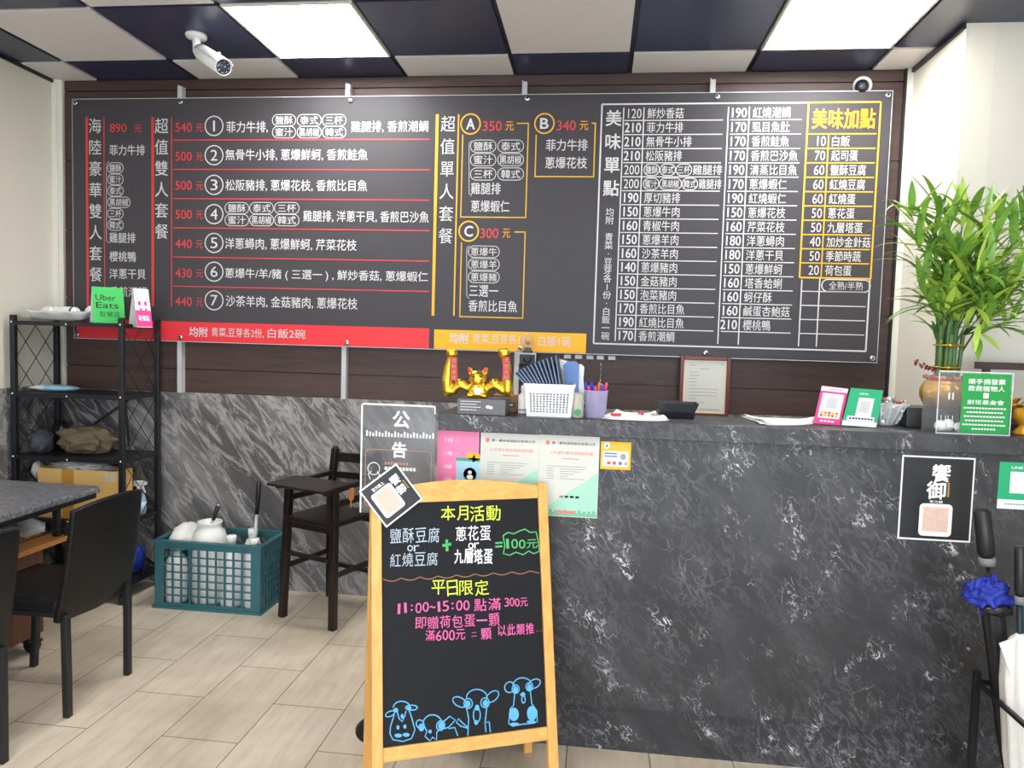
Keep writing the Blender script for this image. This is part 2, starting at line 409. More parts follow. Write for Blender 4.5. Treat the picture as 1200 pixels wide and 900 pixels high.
    def pill(s, b, t, x0, x1, yc, h, m=0, w=.0035):
        a0, b0 = s.px(x0, yc); a1, b1 = s.px(x1, yc); _, bt = s.px(x0, yc-h/2); _, bb = s.px(x0, yc+h/2); ht = bt-bb; bc = (b0+b1)/2; ac = (a0+a1)/2; wd = a1-a0
        s.ring(b, s.rr(ac, bc, wd-.004, ht-.003, (ht-.003)*.48), w, m); s.text(b, t, ac, bc, wd*.72 if len(t) < 3 else wd*.82, ht*.68, m, .004)
    def tilt(s, ang):
        c, sn = math.cos(ang), math.sin(ang); return Plane(s.O, s.u*c+s.v*sn, s.v*c-s.u*sn, s.off)
def sheet_thing(name, label, cat, pl, a0, b0, a1, b1, m, th=.002, parent=None, group=None):
    """a real thin slab (paper, card, board) on a plane"""
    b = B(); b.prism([pl.at(a0, b0, 0), pl.at(a1, b0, 0), pl.at(a1, b1, 0), pl.at(a0, b1, 0)], pl.n*th)
    return obj(name, b, m, parent)

# ================================================================== the room
H, X0, YA, TS = 2.89, -.0916, -.2819, .6       # ceiling height; ceiling grid origin and module
XL, XR, YC, XE, YE = -.362, 4.315, -.54, 6.4, -6.6
ZD = 1.122                                     # top of the marble dado
b = B(); b.span((XL-.1, YE, -.1), (XE, .1, 0)); struct('floor', b, M_floor)
# ceiling: tiles between thin black bars, white where column + row is odd
b = B(); b.span((XL-.1, YE, H+.012), (XE, .1, H+.06), 2)
rows = [(0, YA)]+[(YA-TS*i, YA-TS*(i+1)) for i in range(11)]
LIGHTS = []
for r, (ya, yb) in enumerate(rows):
    for k in range(-1, 11):
        xa, xb = max(X0+TS*k, XL), min(X0+TS*(k+1), XE); yb2 = max(yb, YE)
        if xb-xa < .05 or ya-yb2 < .05: continue
        if r in (1, 5, 9) and k in (2, 6): LIGHTS.append((X0+TS*k+TS/2, ya-TS/2)); continue
        b.span((xa+.012, yb2+.012, H), (xb-.012, ya-.012, H+.013), 1 if (k+r) % 2 else 0)
struct('ceiling', b, [M_tile_b, M_tile_w, M_grid])
M_diff = mat('panel_diffuser', (255, 255, 255), .5, var=0)
_p = M_diff.node_tree.nodes['Principled BSDF']; _p.inputs['Emission Color'].default_value = (1, .985, .965, 1); _p.inputs['Emission Strength'].default_value = PANEL_STRENGTH
for i, (x, y) in enumerate(LIGHTS):
    lab = 'square white LED panel in the ceiling beside the white bullet camera' if i == 0 else 'square white LED panel in the ceiling near the plant and the white column' if i == 1 else 'square white LED panel in the ceiling behind the viewer'
    t = thing('ceiling_light', lab, 'ceiling light', (x, y, H), 0, 'LED ceiling panels')
    d = B(); d.span((-.282, -.282, -.001), (.282, .282, .010)); obj('diffuser', d, M_diff, t, local=True)
    d = B()
    for s in (-1, 1):
        d.span((-.294, s*.288-.006, -.004), (.294, s*.288+.006, .012)); d.span((s*.288-.006, -.282, -.004), (s*.288+.006, .282, .012))
    obj('frame', d, M_trim, t, local=True)

# back wall: brown boards over a marble dado
b = B(); b.span((XL-.1, 0, 0), (XE, .1, H+.06), 1)
zs = [ZD, 1.258, 1.652, 2.044, 2.437, 2.83, H]
for z0, z1 in zip(zs, zs[1:]): b.span((-.305, -.012, z0+.003), (4.272, 0, z1-.003), 0)
struct('wall_back', b, [M_plank, M_black])
b = B(); b.span((XL, -.016, 0), (4.315, 0, ZD)); struct('trim_1', b, M_dado); bpy.data.objects['trim_1']['label'] = 'grey streaked marble dado on the back wall'
b = B(); b.span((XL-.1, YE, 0), (XL, 0, H)); struct('wall_left', b, M_cream)
b = B(); b.span((XL, YE, 0), (XL+.014, -.016, ZD+.02)); struct('trim_2', b, M_dado); bpy.data.objects['trim_2']['label'] = 'grey marble dado on the left wall'
b = B(); b.span((XL, -.03, ZD), (-.305, 0, H)); b.span((XL, -.04, ZD), (XL+.03, 0, H)); struct('trim_3', b, M_trim)
b = B(); b.span((4.272, -.026, ZD), (4.284, 0, H)); struct('trim_5', b, M_black)
b = B(); b.span((4.284, -.022, 1.0), (XR, 0, H)); struct('trim_4', b, M_trim)
b = B(); b.span((XR, YC, 0), (XR+.12, .1, H)); struct('wall_right', b, M_cream)
b = B(); b.span((XR+.12, YC, 0), (XE, YC+.1, H)); struct('wall_inner', b, mat('recess_wall', (216, 212, 200), .75, var=.01, bscale=3))
b = B(); b.span((XE, YE, 0), (XE+.1, .1, H)); struct('wall_side', b, M_cream)
b = B()
for a, c in (((XL-.1, YE-.1, 0), (WX0, YE, H)), ((WX1, YE-.1, 0), (XE+.1, YE, H)), ((WX0, YE-.1, 0), (WX1, YE, WZ0)), ((WX0, YE-.1, WZ1), (WX1, YE, H))): b.span(a, c)
struct('wall_front', b, mat('front_wall', (170, 165, 158), .7, var=.02, bscale=2))
b = B()
for i in range(5): x = WX0+(WX1-WX0)*i/4; b.span((x-.025, YE-.075, WZ0), (x+.025, YE-.025, WZ1))
for z in (WZ0+.02, WZ1-.02): b.span((WX0, YE-.075, z-.02), (WX1, YE-.025, z+.02))
b.span((WX0, YE-.052, WZ0), (WX1, YE-.048, WZ1), 1); struct('fill_window_1', b, [M_blackmetal, mat('fill_window_glass', (240, 246, 248), .05, alpha=.06, var=0)])  # window added out of view to give soft frontal fill
b = B(); b.span((XR-.014, YC, H-.022), (XR, -.03, H)); b.span((XL, YE, H-.018), (XL+.012, -.03, H)); struct('trim_6', b, M_grid)

# four grey channels on the wall that carry the menu board
for i, (x, lab) in enumerate(((.424, 'light grey metal wall channel behind the board, nearest the storage rack'), (1.396, 'light grey metal wall channel behind the board, above the high chair'),
                              (2.362, 'light grey wall channel under the board between the gold cat and white basket'), (3.333, 'light grey metal wall channel behind the board, above the framed certificate'))):
    b = B(); b.span((x-.013, -.05, ZD), (x+.013, -.012, 2.84)); b.span((x-.013, -.046, 2.84), (x-.009, -.012, 2.848))
    tag(obj('mounting_rail', b, M_alu), lab, 'rail', 'wall channels behind the menu board')

# ------------------------------------------------------------------ menu board
YB = -.062
BD = Plane((0, YB, 0), (1, 0, 0), (0, 0, 1))
t = thing('menu_board', 'large dark grey wall menu board with white dishes, red and amber prices', 'menu board', (2, YB, 1.417))
b = B(); b.span((-.217, YB, 1.417), (4.204, YB+.01, 2.768)); obj('panel', b, M_board, t)
b = B()
for x0, x1, z0, z1 in ((-.219, -.217, 1.417, 2.768), (4.204, 4.207, 1.417, 2.768), (-.219, 4.207, 2.768, 2.771), (-.219, 4.207, 1.414, 1.417)): b.span((x0, YB-.001, z0), (x1, YB+.011, z1))
obj('clear_edge', b, M_edge, t, label='clear acrylic edge')
for x in (-.195, .44, 1.417, 2.38, 3.355, 4.182):
    for z in (2.748, 1.438):
        b = B(); b.lathe([(.0, -.004), (.012, -.004), (.014, 0), (.014, .004), (.010, .006), (.0, .006)], (x, YB-.004, z), 14, 0, Matrix.Rotation(R(90), 3, 'X')); b.lathe([(0, 0), (.005, 0), (.005, .002), (0, .002)], (x, YB-.009, z), 8, 1, Matrix.Rotation(R(90), 3, 'X'))
        obj('standoff_screw', b, [M_chrome, M_black], t)
b = B(); BD.rect(b, -.2, 1.418, 1.88, 1.528, o=.0008); obj('red_band', b, M_red, t, label='red band with white lettering')
b = B(); BD.rect(b, 1.908, 1.419, 2.732, 1.523, o=.0008); obj('amber_band', b, M_yellow, t, label='amber band with pale lettering')
BL = Plane((0, YB, 0), (1, 0, 0), (0, 0, 1), .0018)
W_, Rd, Lr, Ye, Ly = B(), B(), B(), B(), B()   # white, red figures, red rules, amber figures, amber rules
BL.T(W_, '均附', 222, 243.5, 389, 11, 0, .02); BL.T(W_, '青菜,豆芽各2份,', 248, 309, 390, 11); BL.T(W_, '白飯2碗', 314, 358, 391, 11)
BL.T(W_, '均附', 527, 549, 396.5, 12, 0, .02); BL.T(W_, '青菜,豆芽各1份,', 554, 623, 397.5, 12); BL.T(W_, '白飯1碗', 631, 669, 400, 12)
# the two set meals for two
BL.VL(Lr, 101, 137, 359, .016, 0, 104); BL.VL(Lr, 121.5, 137, 359, .006, 0, 123.5); BL.VL(Lr, 178, 137, 359, .016, 0, 180.5); BL.VL(Lr, 200.5, 137, 359, .006, 0, 202)
BL.V(W_, '海陸豪華雙人套餐', 112, 148, 322, 16.5, 0, 0, .93); BL.V(W_, '超值雙人套餐', 189.5, 148, 271.7, 17, 0, 0, .93)
BL.T(Rd, '890', 129, 148.5, 150, 10, 0, .01); BL.T(Rd, '元', 157.5, 166.5, 151, 9)
for s, x1, y in (('菲力牛排', 170, 176), ('雞腿排', 159, 278.7), ('櫻桃鴨', 159.5, 300.7), ('洋蔥干貝', 170.7, 321), ('香煎潮鯛', 172, 342)): BL.T(W_, s, 128.5, x1, y, 12, 0, .006)
for i, s in enumerate(('鹽酥', '蜜汁', '泰式', '黑胡椒', '三杯', '韓式')): BL.pill(W_, s, 126, 153 if len(s) > 2 else 145, 197+13.35*i, 13)
def brace(x, y0, y1, d=3):
    a = [BL.px(x+d, y0), BL.px(x, y0+d), BL.px(x, y1-d), BL.px(x+d, y1)]; BL.stroke(W_, a, .0025)
brace(125, 189, 285)
rowsA = [('540', 149.3, 147.7), ('500', 183.3, 182), ('500', 217.3, 216.7), ('500', 251.3, 251), ('440', 285.7, 284.7), ('430', 320, 318.4), ('440', 353.3, 352)]
for i, (pr, yt, yc) in enumerate(rowsA):
    BL.T(Rd, pr, 205.7, 225, yt, 10.5, 0, .012); BL.T(Rd, '元', 230, 238, yt+.7, 9.5)
    a, c = BL.px(251, yc); rr = BL.px(261.5, yc)[0]-a
    BL.circ(W_, a, c, rr, .006); BL.text(W_, str(i+1), a, c, rr*(.2 if i == 0 else .78), rr*1.12)
    if i < 6: BL.H(Lr, 203, 503.5, 164.3+34.2*i, .006)
PL = ('鹽酥', '泰式', '三杯', '蜜汁', '黑胡椒', '韓式')
def pills(xs, ys, h):
    for i, s in enumerate(PL): BL.pill(W_, s, xs[i % 3][0], xs[i % 3][1], ys[i//3], h)
pills(((319, 347), (348, 377), (377.5, 406)), (141, 155), 14); pills(((263.5, 292), (292.5, 321), (321.5, 351)), (244, 258), 14)
for s, x0, x1, y in (('菲力牛排,', 265.5, 314, 149), ('雞腿排, 香煎潮鯛', 411.5, 502, 148.5), ('無骨牛小排, 蔥爆鮮蚵, 香煎鮭魚', 264.5, 430.8, 181.5), ('松阪豬排, 蔥爆花枝, 香煎比目魚', 264.5, 430.5, 217.5),
                     ('雞腿排, 洋蔥干貝, 香煎巴沙魚', 355.5, 502.5, 254), ('洋蔥蟳肉, 蔥爆鮮蚵, 芹菜花枝', 264, 418, 286.5), ('蔥爆牛/羊/豬 ( 三選一 ) , 鮮炒香菇, 蔥爆蝦仁', 264, 501.5, 323), ('沙茶羊肉, 金菇豬肉, 蔥爆花枝', 265, 419, 354.5)):
    BL.T(W_, s, x0, x1, y, 13.5, 0, .006)
# the set meals for one
BL.VL(Ly, 511.5, 134, 370, .016, 0, 508.5); BL.VL(Ly, 537, 134, 370, .008, 0, 532.5)
BL.V(W_, '超值單人套餐', 523.7, 145.7, 277, 17.5, 0, 0, .93)
for ch, cx, cy, pr, p0, p1, y0, y1 in (('A', 551.5, 145.4, '350', 565.8, 588, 592.6, 602), ('B', 638, 144.8, '340', 652.7, 674.7, 679.5, 689.5), ('C', 549.3, 271, '300', 563, 584, 589, 597.8)):
    a, c = BL.px(cx, cy); rr = BL.px(cx+11.3, cy)[0]-a; BL.circ(Ly, a, c, rr, .008); BL.text(W_, ch, a, c, rr*.85, rr*1.05, 0, .03)
    BL.T(Rd, pr, p0, p1, cy+2.4, 11.5, 0, .012); BL.T(Ye, '元', y0, y1, cy+2.4, 10.5, 0, .01)
def ybox(xl, xr, yt, yb, xs, yl):
    (a1, bt), (a0, bb), (a2, _), (_, bl) = BL.px(xr, yt), BL.px(xl, yb), BL.px(xs, yt), BL.px(xl, yl)
    BL.stroke(Ly, [(a2, bt), (a1, bt)], .006); BL.stroke(Ly, [(a1, bt+.003), (a1, bb-.003)], .006); BL.stroke(Ly, [(a1, bb), (a0-.003, bb)], .006); BL.stroke(Ly, [(a0, bb), (a0, bl)], .006)
ybox(540, 619.3, 144.6, 254.3, 605.8, 157.8); ybox(627, 697.8, 144.5, 207, 693.5, 158); ybox(538.8, 615.5, 272, 371, 603, 284)
for i, s in enumerate(PL): BL.pill(W_, s, *(((551, 581.6), (583, 614))[(0, 1, 0, 0, 1, 1)[i]]), (171.4, 171.4, 204, 187.3, 187.3, 204)[i], 15)
brace(549.8, 165, 230); brace(547, 288, 350)
for i, s in enumerate(('蔥爆牛', '蔥爆羊', '蔥爆豬')): BL.pill(W_, s, 548.5, 585.6, 295+14.9*i, 14)
for s, x0, x1, y in (('雞腿排', 552, 586.7, 221), ('蔥爆蝦仁', 552, 597, 241.8), ('菲力牛排', 639.9, 688.6, 170), ('蔥爆花枝', 639, 688, 190.8), ('三選一', 550, 583.8, 341), ('香煎比目魚', 549, 606, 358.8)): BL.T(W_, s, x0, x1, y, 13.5, 0, .007)
# the single dishes
xA = BL.px(700.6, 262)[0]; xF = BL.px(1016.9, 368)[0]; xY0 = BL.px(942.2, 222)[0]; xY1 = BL.px(1026.2, 222)[0]; zT = BL.px(860, 121)[1]; zB = BL.px(860, 407.2)[1]; zY = BL.px(980, 326)[1]
for q in (((xA, zT), (xY0, zT)), ((xA, zB), (xA, zT)), ((xA, zB), (xF, zB)), ((xF, zB), (xF, zY))): BL.stroke(W_, q, .008)
for q in (((xY0, zT), (xY1, zT)), ((xY0, zY), (xY0, zT)), ((xY1, zY), (xY1, zT)), ((xY0, zY), (xY1, zY))): BL.stroke(Ly, q, .008)
z1 = BL.px(780, 132.8)[1]; z17 = BL.px(760, 394)[1]; dz = (z1-z17)/16; Z = lambda i: z1-dz*i
c1, c2, c3, c4, c5, c6 = BL.px(726, 262)[0], BL.px(749.5, 262)[0], BL.px(847.5, 262)[0], BL.px(871.8, 262)[0], BL.px(935, 362)[0], BL.px(954, 362)[0]
zt, zb = Z(0)+dz*.42, Z(16)-dz*.42
for x in (c1, c2, c3, c4): BL.stroke(W_, [(x, zb), (x, zt)], .006)
BL.stroke(W_, [(c5+.012, zb), (c5+.012, zY-.01)], .006); BL.stroke(W_, [(c6+.02, zb), (c6+.02, zY)], .006); BL.stroke(Ly, [(c6+.025, zY), (c6+.025, Z(1)-dz*.5)], .006)
D1 = [('120', '鮮炒香菇'), ('210', '菲力牛排'), ('210', '無骨牛小排'), ('210', '松阪豬排'), ('200', ('鹽酥', '泰式', '三杯')), ('200', ('蜜汁', '黑胡椒', '韓式')), ('190', '厚切豬排'), ('150', '蔥爆牛肉'), ('160', '青椒牛肉'), ('150', '蔥爆羊肉'), ('160', '沙茶羊肉'), ('140', '蔥爆豬肉'), ('150', '金菇豬肉'), ('150', '泡菜豬肉'), ('170', '香煎比目魚'), ('190', '紅燒比目魚'), ('170', '香煎潮鯛')]
D2 = [('190', '紅燒潮鯛'), ('170', '虱目魚肚'), ('170', '香煎鮭魚'), ('170', '香煎巴沙魚'), ('190', '清蒸比目魚'), ('170', '蔥爆蝦仁'), ('190', '紅燒蝦仁'), ('150', '蔥爆花枝'), ('160', '芹菜花枝'), ('180', '洋蔥蟳肉'), ('180', '洋蔥干貝'), ('150', '蔥爆鮮蚵'), ('160', '塔香蛤蜊'), ('160', '蚵仔酥'), ('160', '鹹蛋杏鮑菇'), ('210', '櫻桃鴨')]
D3 = [('10', '白飯'), ('70', '起司蛋'), ('60', '鹽酥豆腐'), ('60', '紅燒豆腐'), ('60', '紅燒蛋'), ('50', '蔥花蛋'), ('50', '九層塔蛋'), ('40', '加炒金針菇'), ('50', '季節時蔬'), ('20', '荷包蛋')]
def cell(x, xr, i, pr, nm):
    thin = pr in ('120', '200') or len(pr) < 3
    q0 = bbox(glyph(pr)[0]); q1 = bbox(glyph('210')[0]); wd = .078*(q0[2]-q0[0])/(q1[2]-q1[0])*(1 if thin else 1.06); BL.text(W_, pr, xr-.012-wd/2, Z(i), wd, .048, 0, .0 if thin else .022)
    if isinstance(nm, str): wd = (.0425 if len(pr) < 3 else .046)*len(nm); BL.text(W_, nm, xr+.018+wd/2, Z(i), wd, .053, 0, .003)
    else:
        ax = xr+.01
        for s in nm:
            wd = .115 if len(s) > 2 else .082
            BL.ring(W_, BL.rr(ax+wd/2, Z(i), wd-.004, .058, .027), .004); BL.text(W_, s, ax+wd/2, Z(i), wd*.76, .04, 0, .004); ax += wd
        wd = c3-.022-ax; BL.text(W_, '雞腿排', ax+.004+wd/2, Z(i), wd, .05, 0, .003)
for i, d in enumerate(D1):
    cell(c1, c2, i, *d)
    if i < 16: BL.stroke(W_, [(c1+.006, Z(i)-dz/2), (c3-.025, Z(i)-dz/2)], .005)
for i, d in enumerate(D2): cell(c3, c4, i, *d)
for i in range(16): BL.stroke(W_, [(c3+.012, Z(i)-dz/2), (xY0-.03, Z(i)-dz/2)], .005)
for i, d in enumerate(D3): cell(xY0, c6+.025, i+2, *d)
for i in range(1, 11): BL.stroke(Ly, [(xY0, Z(i)-dz/2), (xY1-.012, Z(i)-dz/2)], .006)
for i in range(12, 16): BL.stroke(W_, [(c5+.012, Z(i)-dz/2), (xF-.012, Z(i)-dz/2)], .005)
BL.text(Ye, '美味加點', (xY0+xY1)/2, Z(0)-dz*.45, (xY1-xY0)*.87, .098, 0, .02)
a = (c6+.035+xF)/2; BL.ring(W_, BL.rr(a, Z(12)-.004, .235, .06, .028), .005); BL.text(W_, '全熟/半熟', a, Z(12)-.004, .165, .042)
BL.V(W_, '美味單點', 717.6, 139, 221, 17.5, 0, .018); BL.V(W_, '均附 青菜·豆芽各1份·白飯一碗', 712, 248.7, 394, 9, 0, .005)
obj('white_lettering', W_, M_letter, t, fixn=False, label='white dish names and rules'); obj('red_lettering', Rd, M_linered, t, fixn=False, label='red prices'); obj('red_line_marking', Lr, M_linered, t, fixn=False, label='red dividing rules')
obj('amber_lettering', Ye, M_amber, t, fixn=False, label='amber lettering'); obj('amber_line_marking', Ly, M_lineyellow, t, fixn=False, label='amber boxes and rules')

# ------------------------------------------------------------------ counter
YS, YP, YK, ZC = -1.402, -1.376, -1.356, 1.206
t = thing('service_counter', 'long dark grey marbled service counter with papers taped to its front', 'counter', (3.4, -1.2, 0))
b = B(); b.span((2.236, YS, ZC-.058), (5.2, -1.07, ZC)); obj('counter_top', b, M_counter, t, bev=.002)
b = B(); b.span((2.25, YP, .172), (5.2, -1.10, ZC-.058)); obj('front_panel', b, M_counter, t)
b = B(); b.span((2.26, YK, 0), (5.2, -1.12, .172)); obj('kick_plate', b, M_counter, t)

# ================================================================== left side of the room
# ------------------------------------------------------------------ storage rack
RX0, RX1, RY0, RY1 = -.325, .325, -.405, -.07
SH = [(1.505, 'top'), (1.122, ''), (.782, ''), (.445, ''), (.105, '')]
t = thing('storage_rack', 'tall black metal shelf rack on casters in the room corner', 'rack', ((RX0+RX1)/2, (RY0+RY1)/2, 0))
for x in (RX0, RX1-.028):
    for y in (RY0, RY1-.024):
        b = B(); b.span((x, y, .055), (x+.028, y+.024, 1.535))
        p = obj('post', b, M_blackmetal, t, bev=.002)
        for z, _ in SH: b = B(); b.lathe([(0, 0), (.005, 0), (.005, .002), (0, .003)], (x+.014, y-.001, z-.006), 8, 0, Matrix.Rotation(R(90), 3, 'X')); obj('bolt', b, M_white, p)
        b = B(); b.lathe([(0, -.011), (.022, -.011), (.024, -.006), (.024, .006), (.022, .011), (0, .011)], (x+.014, y+.012, .0243), 16, 0, Matrix.Rotation(R(90), 3, 'Y')); b.span((x+.002, y+.002, .03), (x+.004, y+.022, .06)); b.span((x+.024, y+.002, .03), (x+.026, y+.022, .06))
        obj('caster', b, M_black, t)
for z, k in SH:
    b = B(); b.span((RX0+.028, RY0+.004, z-.022), (RX1-.028, RY0+.02, z)); b.span((RX0+.028, RY1-.02, z-.022), (RX1-.028, RY1-.004, z)); b.span((RX0+.006, RY0+.024, z-.022), (RX0+.02, RY1-.024, z)); b.span((RX1-.02, RY0+.024, z-.022), (RX1-.006, RY1-.024, z))
    b.span((RX0+.02, RY0+.02, z-.007), (RX1-.02, RY1-.02, z-.002)); b.ball(((RX0+RX1)/2, RY0+.003, z-.012), (.005, .003, .005), 1, 8)
    obj('shelf', b, [M_blackmetal, M_white], t)
for x in (RX0+.013, RX1-.013):
    b = B()
    for (za, _), (zb, _) in zip(SH, SH[1:]):
        hi, lo = za-.022, zb; w_ = RY1-RY0-.048; y0 = RY0+.024
        for k0, k1 in ((0, 1), (.5, 1), (0, .5), (1, 0), (.5, 0), (1, .5)):
            h = 1 if abs(k1-k0) > .6 else .5
            if h == 1: b.tube([(x, y0+w_*k0, lo), (x, y0+w_*k1, hi)], .0022, 5)
            elif (k0, k1) == (.5, 1) or (k0, k1) == (.5, 0): b.tube([(x, y0+w_*k0, lo), (x, y0+w_*k1, (lo+hi)/2)], .0022, 5)
            else: b.tube([(x, y0+w_*k0, (lo+hi)/2), (x, y0+w_*.5, hi)], .0022, 5)
    obj('side_lattice', b, M_blackmetal, t)
b = B()
c = Vector((.115, RY1-.012, 1.06))
for d in ((-.36, -.255), (.02, -.255), (-.04, .03), (.04, .03)): b.bar(c, c+Vector((d[0], 0, d[1])), .006, .014)
b.bar((RX0+.03, RY1-.01, .44), (RX1-.03, RY1-.01, .12), .004, .014); b.bar((RX0+.03, RY1-.016, .12), (RX1-.03, RY1-.016, .44), .004, .014)
obj('back_brace', b, M_blackmetal, t)

def crumple(c, rad, m, name, seed, vox=None, amp=.35, n=34, flat=.0, fr=9, solid=0):
    """a lump of folded soft stuff: a ball with creased noise, flat where it lies"""
    rnd = random.Random(seed); b = B(); k = n//2; ph = [(Vector((rnd.uniform(-1, 1), rnd.uniform(-1, 1), rnd.uniform(-1, 1))).normalized(), rnd.uniform(3, fr), rnd.uniform(0, 6.3)) for _ in range(9)]
    def f(u, v):
        a, e = 2*math.pi*u, math.pi*(v-.5); d = Vector((math.cos(e)*math.cos(a), math.cos(e)*math.sin(a), math.sin(e)))
        s = 1 + amp*sum((1-abs(math.sin(w_*d.dot(q)+p)))**2-.4 for q, w_, p in ph)/4.2
        p = Vector((d.x*rad[0]*s, d.y*rad[1]*s, d.z*rad[2]*s)); p.z = max(p.z, -rad[2]*flat); return Vector(c)+p
    b.sheet(f, n, k); bmesh.ops.remove_doubles(b.bm, verts=b.bm.verts, dist=.0008)
    return obj(name, b, m) if isinstance(name, str) else b
M_olive = mat('olive_cloth', (112, 98, 76), .85, var=.12, bscale=18, bump=.3)
M_greybag = mat('grey_cloth', (74, 76, 82), .8, var=.1, bscale=20)
M_film = mat('plastic_film', (205, 205, 205), .22, alpha=.8, var=.2, bscale=30, bump=.7)
M_bag = mat('white_bag', (226, 224, 220), .5, var=.05, bscale=25, bump=.4)
# top shelf: a shallow white bag holding rolls, two table tents
def tray(u, v):
    a = u-.5; e = v-.5; x = -.105+a*.41; y = -.245+e*.22; r = max(abs(a), abs(e))*2
    return Vector((x, y, 1.5135+.055*max(0, r-.5)**1.3*2.2+.006*math.sin(19*a+3*e)*math.sin(13*e)+(.05 if a < -.42 else 0)*abs(e)))
b = B(); b.sheet(tray, 26, 18); tag(obj('plastic_bag', b, M_bag, solid=.002), 'open white plastic bag lying flat on the top shelf of the black rack', 'bag')
b = B(); b.lathe([(.0, -.075), (.026, -.075), (.028, -.07), (.028, .07), (.026, .075), (0, .075)], (-.11, -.26, 1.562), 18, 0, Matrix.Rotation(R(90), 3, 'Y') @ Matrix.Rotation(R(12), 3, 'X'))
b.lathe([(.029, .052), (.029, .066)], (-.11, -.26, 1.562), 18, 1, Matrix.Rotation(R(90), 3, 'Y') @ Matrix.Rotation(R(12), 3, 'X')); tag(obj('paper_roll', b, [M_white, mat('navy_print', (40, 60, 120), .5, var=0)]), 'white roll with a blue end band in the white bag on the rack top', 'paper roll')
tag(crumple((-.215, -.25, 1.555), (.05, .05, .038), M_white, 'paper_ball', 3, amp=.25), 'crumpled white tissue in the white bag on the rack top', 'tissue')
tag(crumple((.025, -.22, 1.56), (.05, .05, .045), M_white, 'paper_wad', 5, amp=.2), 'rounded white wad of paper beside the green card on the rack top', 'paper')
def tent(name, label, cx, y, wd, ht, z0, m, rz, dep=.075):
    t = thing(name, label, 'table tent', (cx, y, z0), rz)
    for s, pn in ((-1, 'front_leaf'), (1, 'back_leaf')):
        b = B(); b.prism([(-wd/2, s*dep/2, 0), (wd/2, s*dep/2, 0), (wd/2*.97, s*.002, ht), (-wd/2*.97, s*.002, ht)], (0, -s*.0025, 0)); obj(pn, b, m if s < 0 else M_bag, t, local=True)
    q = Matrix.Rotation(rz, 3, 'Z'); O = Vector((cx, y, z0)) + q @ Vector((0, -dep/2-.0003, 0))
    return t, Plane(O, q @ Vector((1, 0, 0)), q @ Vector((0, dep/2, ht)), .0012)
t, P = tent('table_tent', 'bright green tent card with black lettering on top of the rack', .165, -.30, .155, .192, 1.506, M_uber, R(50), .07)
b = B(); P.text(b, 'Uber', -.012, .138, .098, .032, 0, .012); P.text(b, 'Eats', -.006, .096, .108, .032, 0, .012); P.text(b, '取餐區', .004, .048, .10, .03); P.disc(b, 0, .182, .008, .004); obj('lettering', b, M_blacktext, t, fixn=False)
t, P = tent('table_tent', 'pink and white tent card on top of the rack, showing two eye-like dots', .362, -.31, .085, .205, 1.488, M_white, R(64), .085)
b = B(); P.rect(b, -.042, .004, .042, .092); obj('pink_band', b, M_pink, t, fixn=False)
b = B(); P.text(b, '取餐區', 0, .05, .06, .03, 0, .02); obj('lettering', b, M_white, t, fixn=False)
b = B(); P.text(b, 'foodpanda', 0, .185, .055, .009); P.disc(b, -.017, .13, .008, .013); P.disc(b, .017, .13, .008, .013); P.disc(b, -.024, .163, .008, .008); P.disc(b, .026, .163, .008, .008); P.disc(b, -.012, .098, .008, .006); P.disc(b, .016, .098, .008, .006); obj('pink_print', b, M_pink, t, fixn=False)
b = B(); b.span((.325, -.375, 1.480), (.425, -.255, 1.4865)); obj('side_ledge', b, M_blackmetal, bpy.data.objects['storage_rack'])
# second shelf: pack of wipes
b = B()
def pk(u, v):
    a, e = 2*math.pi*u, v; x = -.30+.26*e; s = math.sin(math.pi*min(1, max(0, e)))**.35
    return Vector((x, -.27+.05*s*math.cos(a) if 0 < e < 1 else -.27+.045*math.cos(a), 1.142+.019*s*math.sin(a)))
b.sheet(pk, 16, 14); b.bm.faces.ensure_lookup_table()
for f in b.bm.faces:
    if f.calc_center_median().x > -.2: f.material_index = 1
bmesh.ops.remove_doubles(b.bm, verts=b.bm.verts, dist=.0005)
tag(obj('wet_wipe_pack', b, [M_white, mat('wipe_blue', (150, 196, 214), .4, var=.15, bscale=30)]), 'flat white and pale blue pack of wipes on the second shelf of the rack', 'wipes')
# third shelf: jacket and bundle
tag(crumple((-.01, -.235, .853), (.17, .115, .088), M_olive, 'folded_jacket', 11, amp=.44, n=64, flat=.8, fr=6.5), 'crumpled olive brown jacket on the middle shelf of the black rack', 'jacket')
tag(crumple((-.24, -.285, .84), (.058, .075, .07), M_greybag, 'cloth_bundle', 12, amp=.3, n=40, flat=.85), 'dark grey cloth bundle beside the olive jacket on the rack', 'cloth bundle')
b = crumple((-.235, -.145, .86), (.055, .04, .09), None, None, 14, amp=.3, n=30, flat=.85); tag(obj('black_bag', b, M_black), 'black bag against the back of the middle shelf of the rack', 'bag')
# fourth shelf: box with film, spray bottle
t = thing('cardboard_box', 'open yellow cardboard box on the rack shelf behind the table', 'box', (.03, -.31, .446))
b = B(); xa, xb, ya, yb, za, zb_ = -.19, .275, -.378, -.255, .446, .715
for a in (((xa, ya, za), (xb, ya+.004, zb_)), ((xa, yb-.004, za), (xb, yb, zb_)), ((xa, ya+.004, za), (xa+.004, yb-.004, zb_)), ((xb-.004, ya+.004, za), (xb, yb-.004, zb_)), ((xa+.004, ya+.004, za), (xb-.004, yb-.004, za+.004))): b.span(*a)
obj('box_body', b, M_card, t)
b = B(); b.span((-.05, ya-.0012, za), (.02, ya, zb_)); obj('tape', b, mat('packing_tape', (196, 146, 62), .25, var=.03), t)
b = B(); b.span((.195, ya-.0012, .660), (.262, ya, .704)); obj('shipping_label', b, mat('label_pale', (206, 190, 168), .6, var=.12, bscale=90), t)
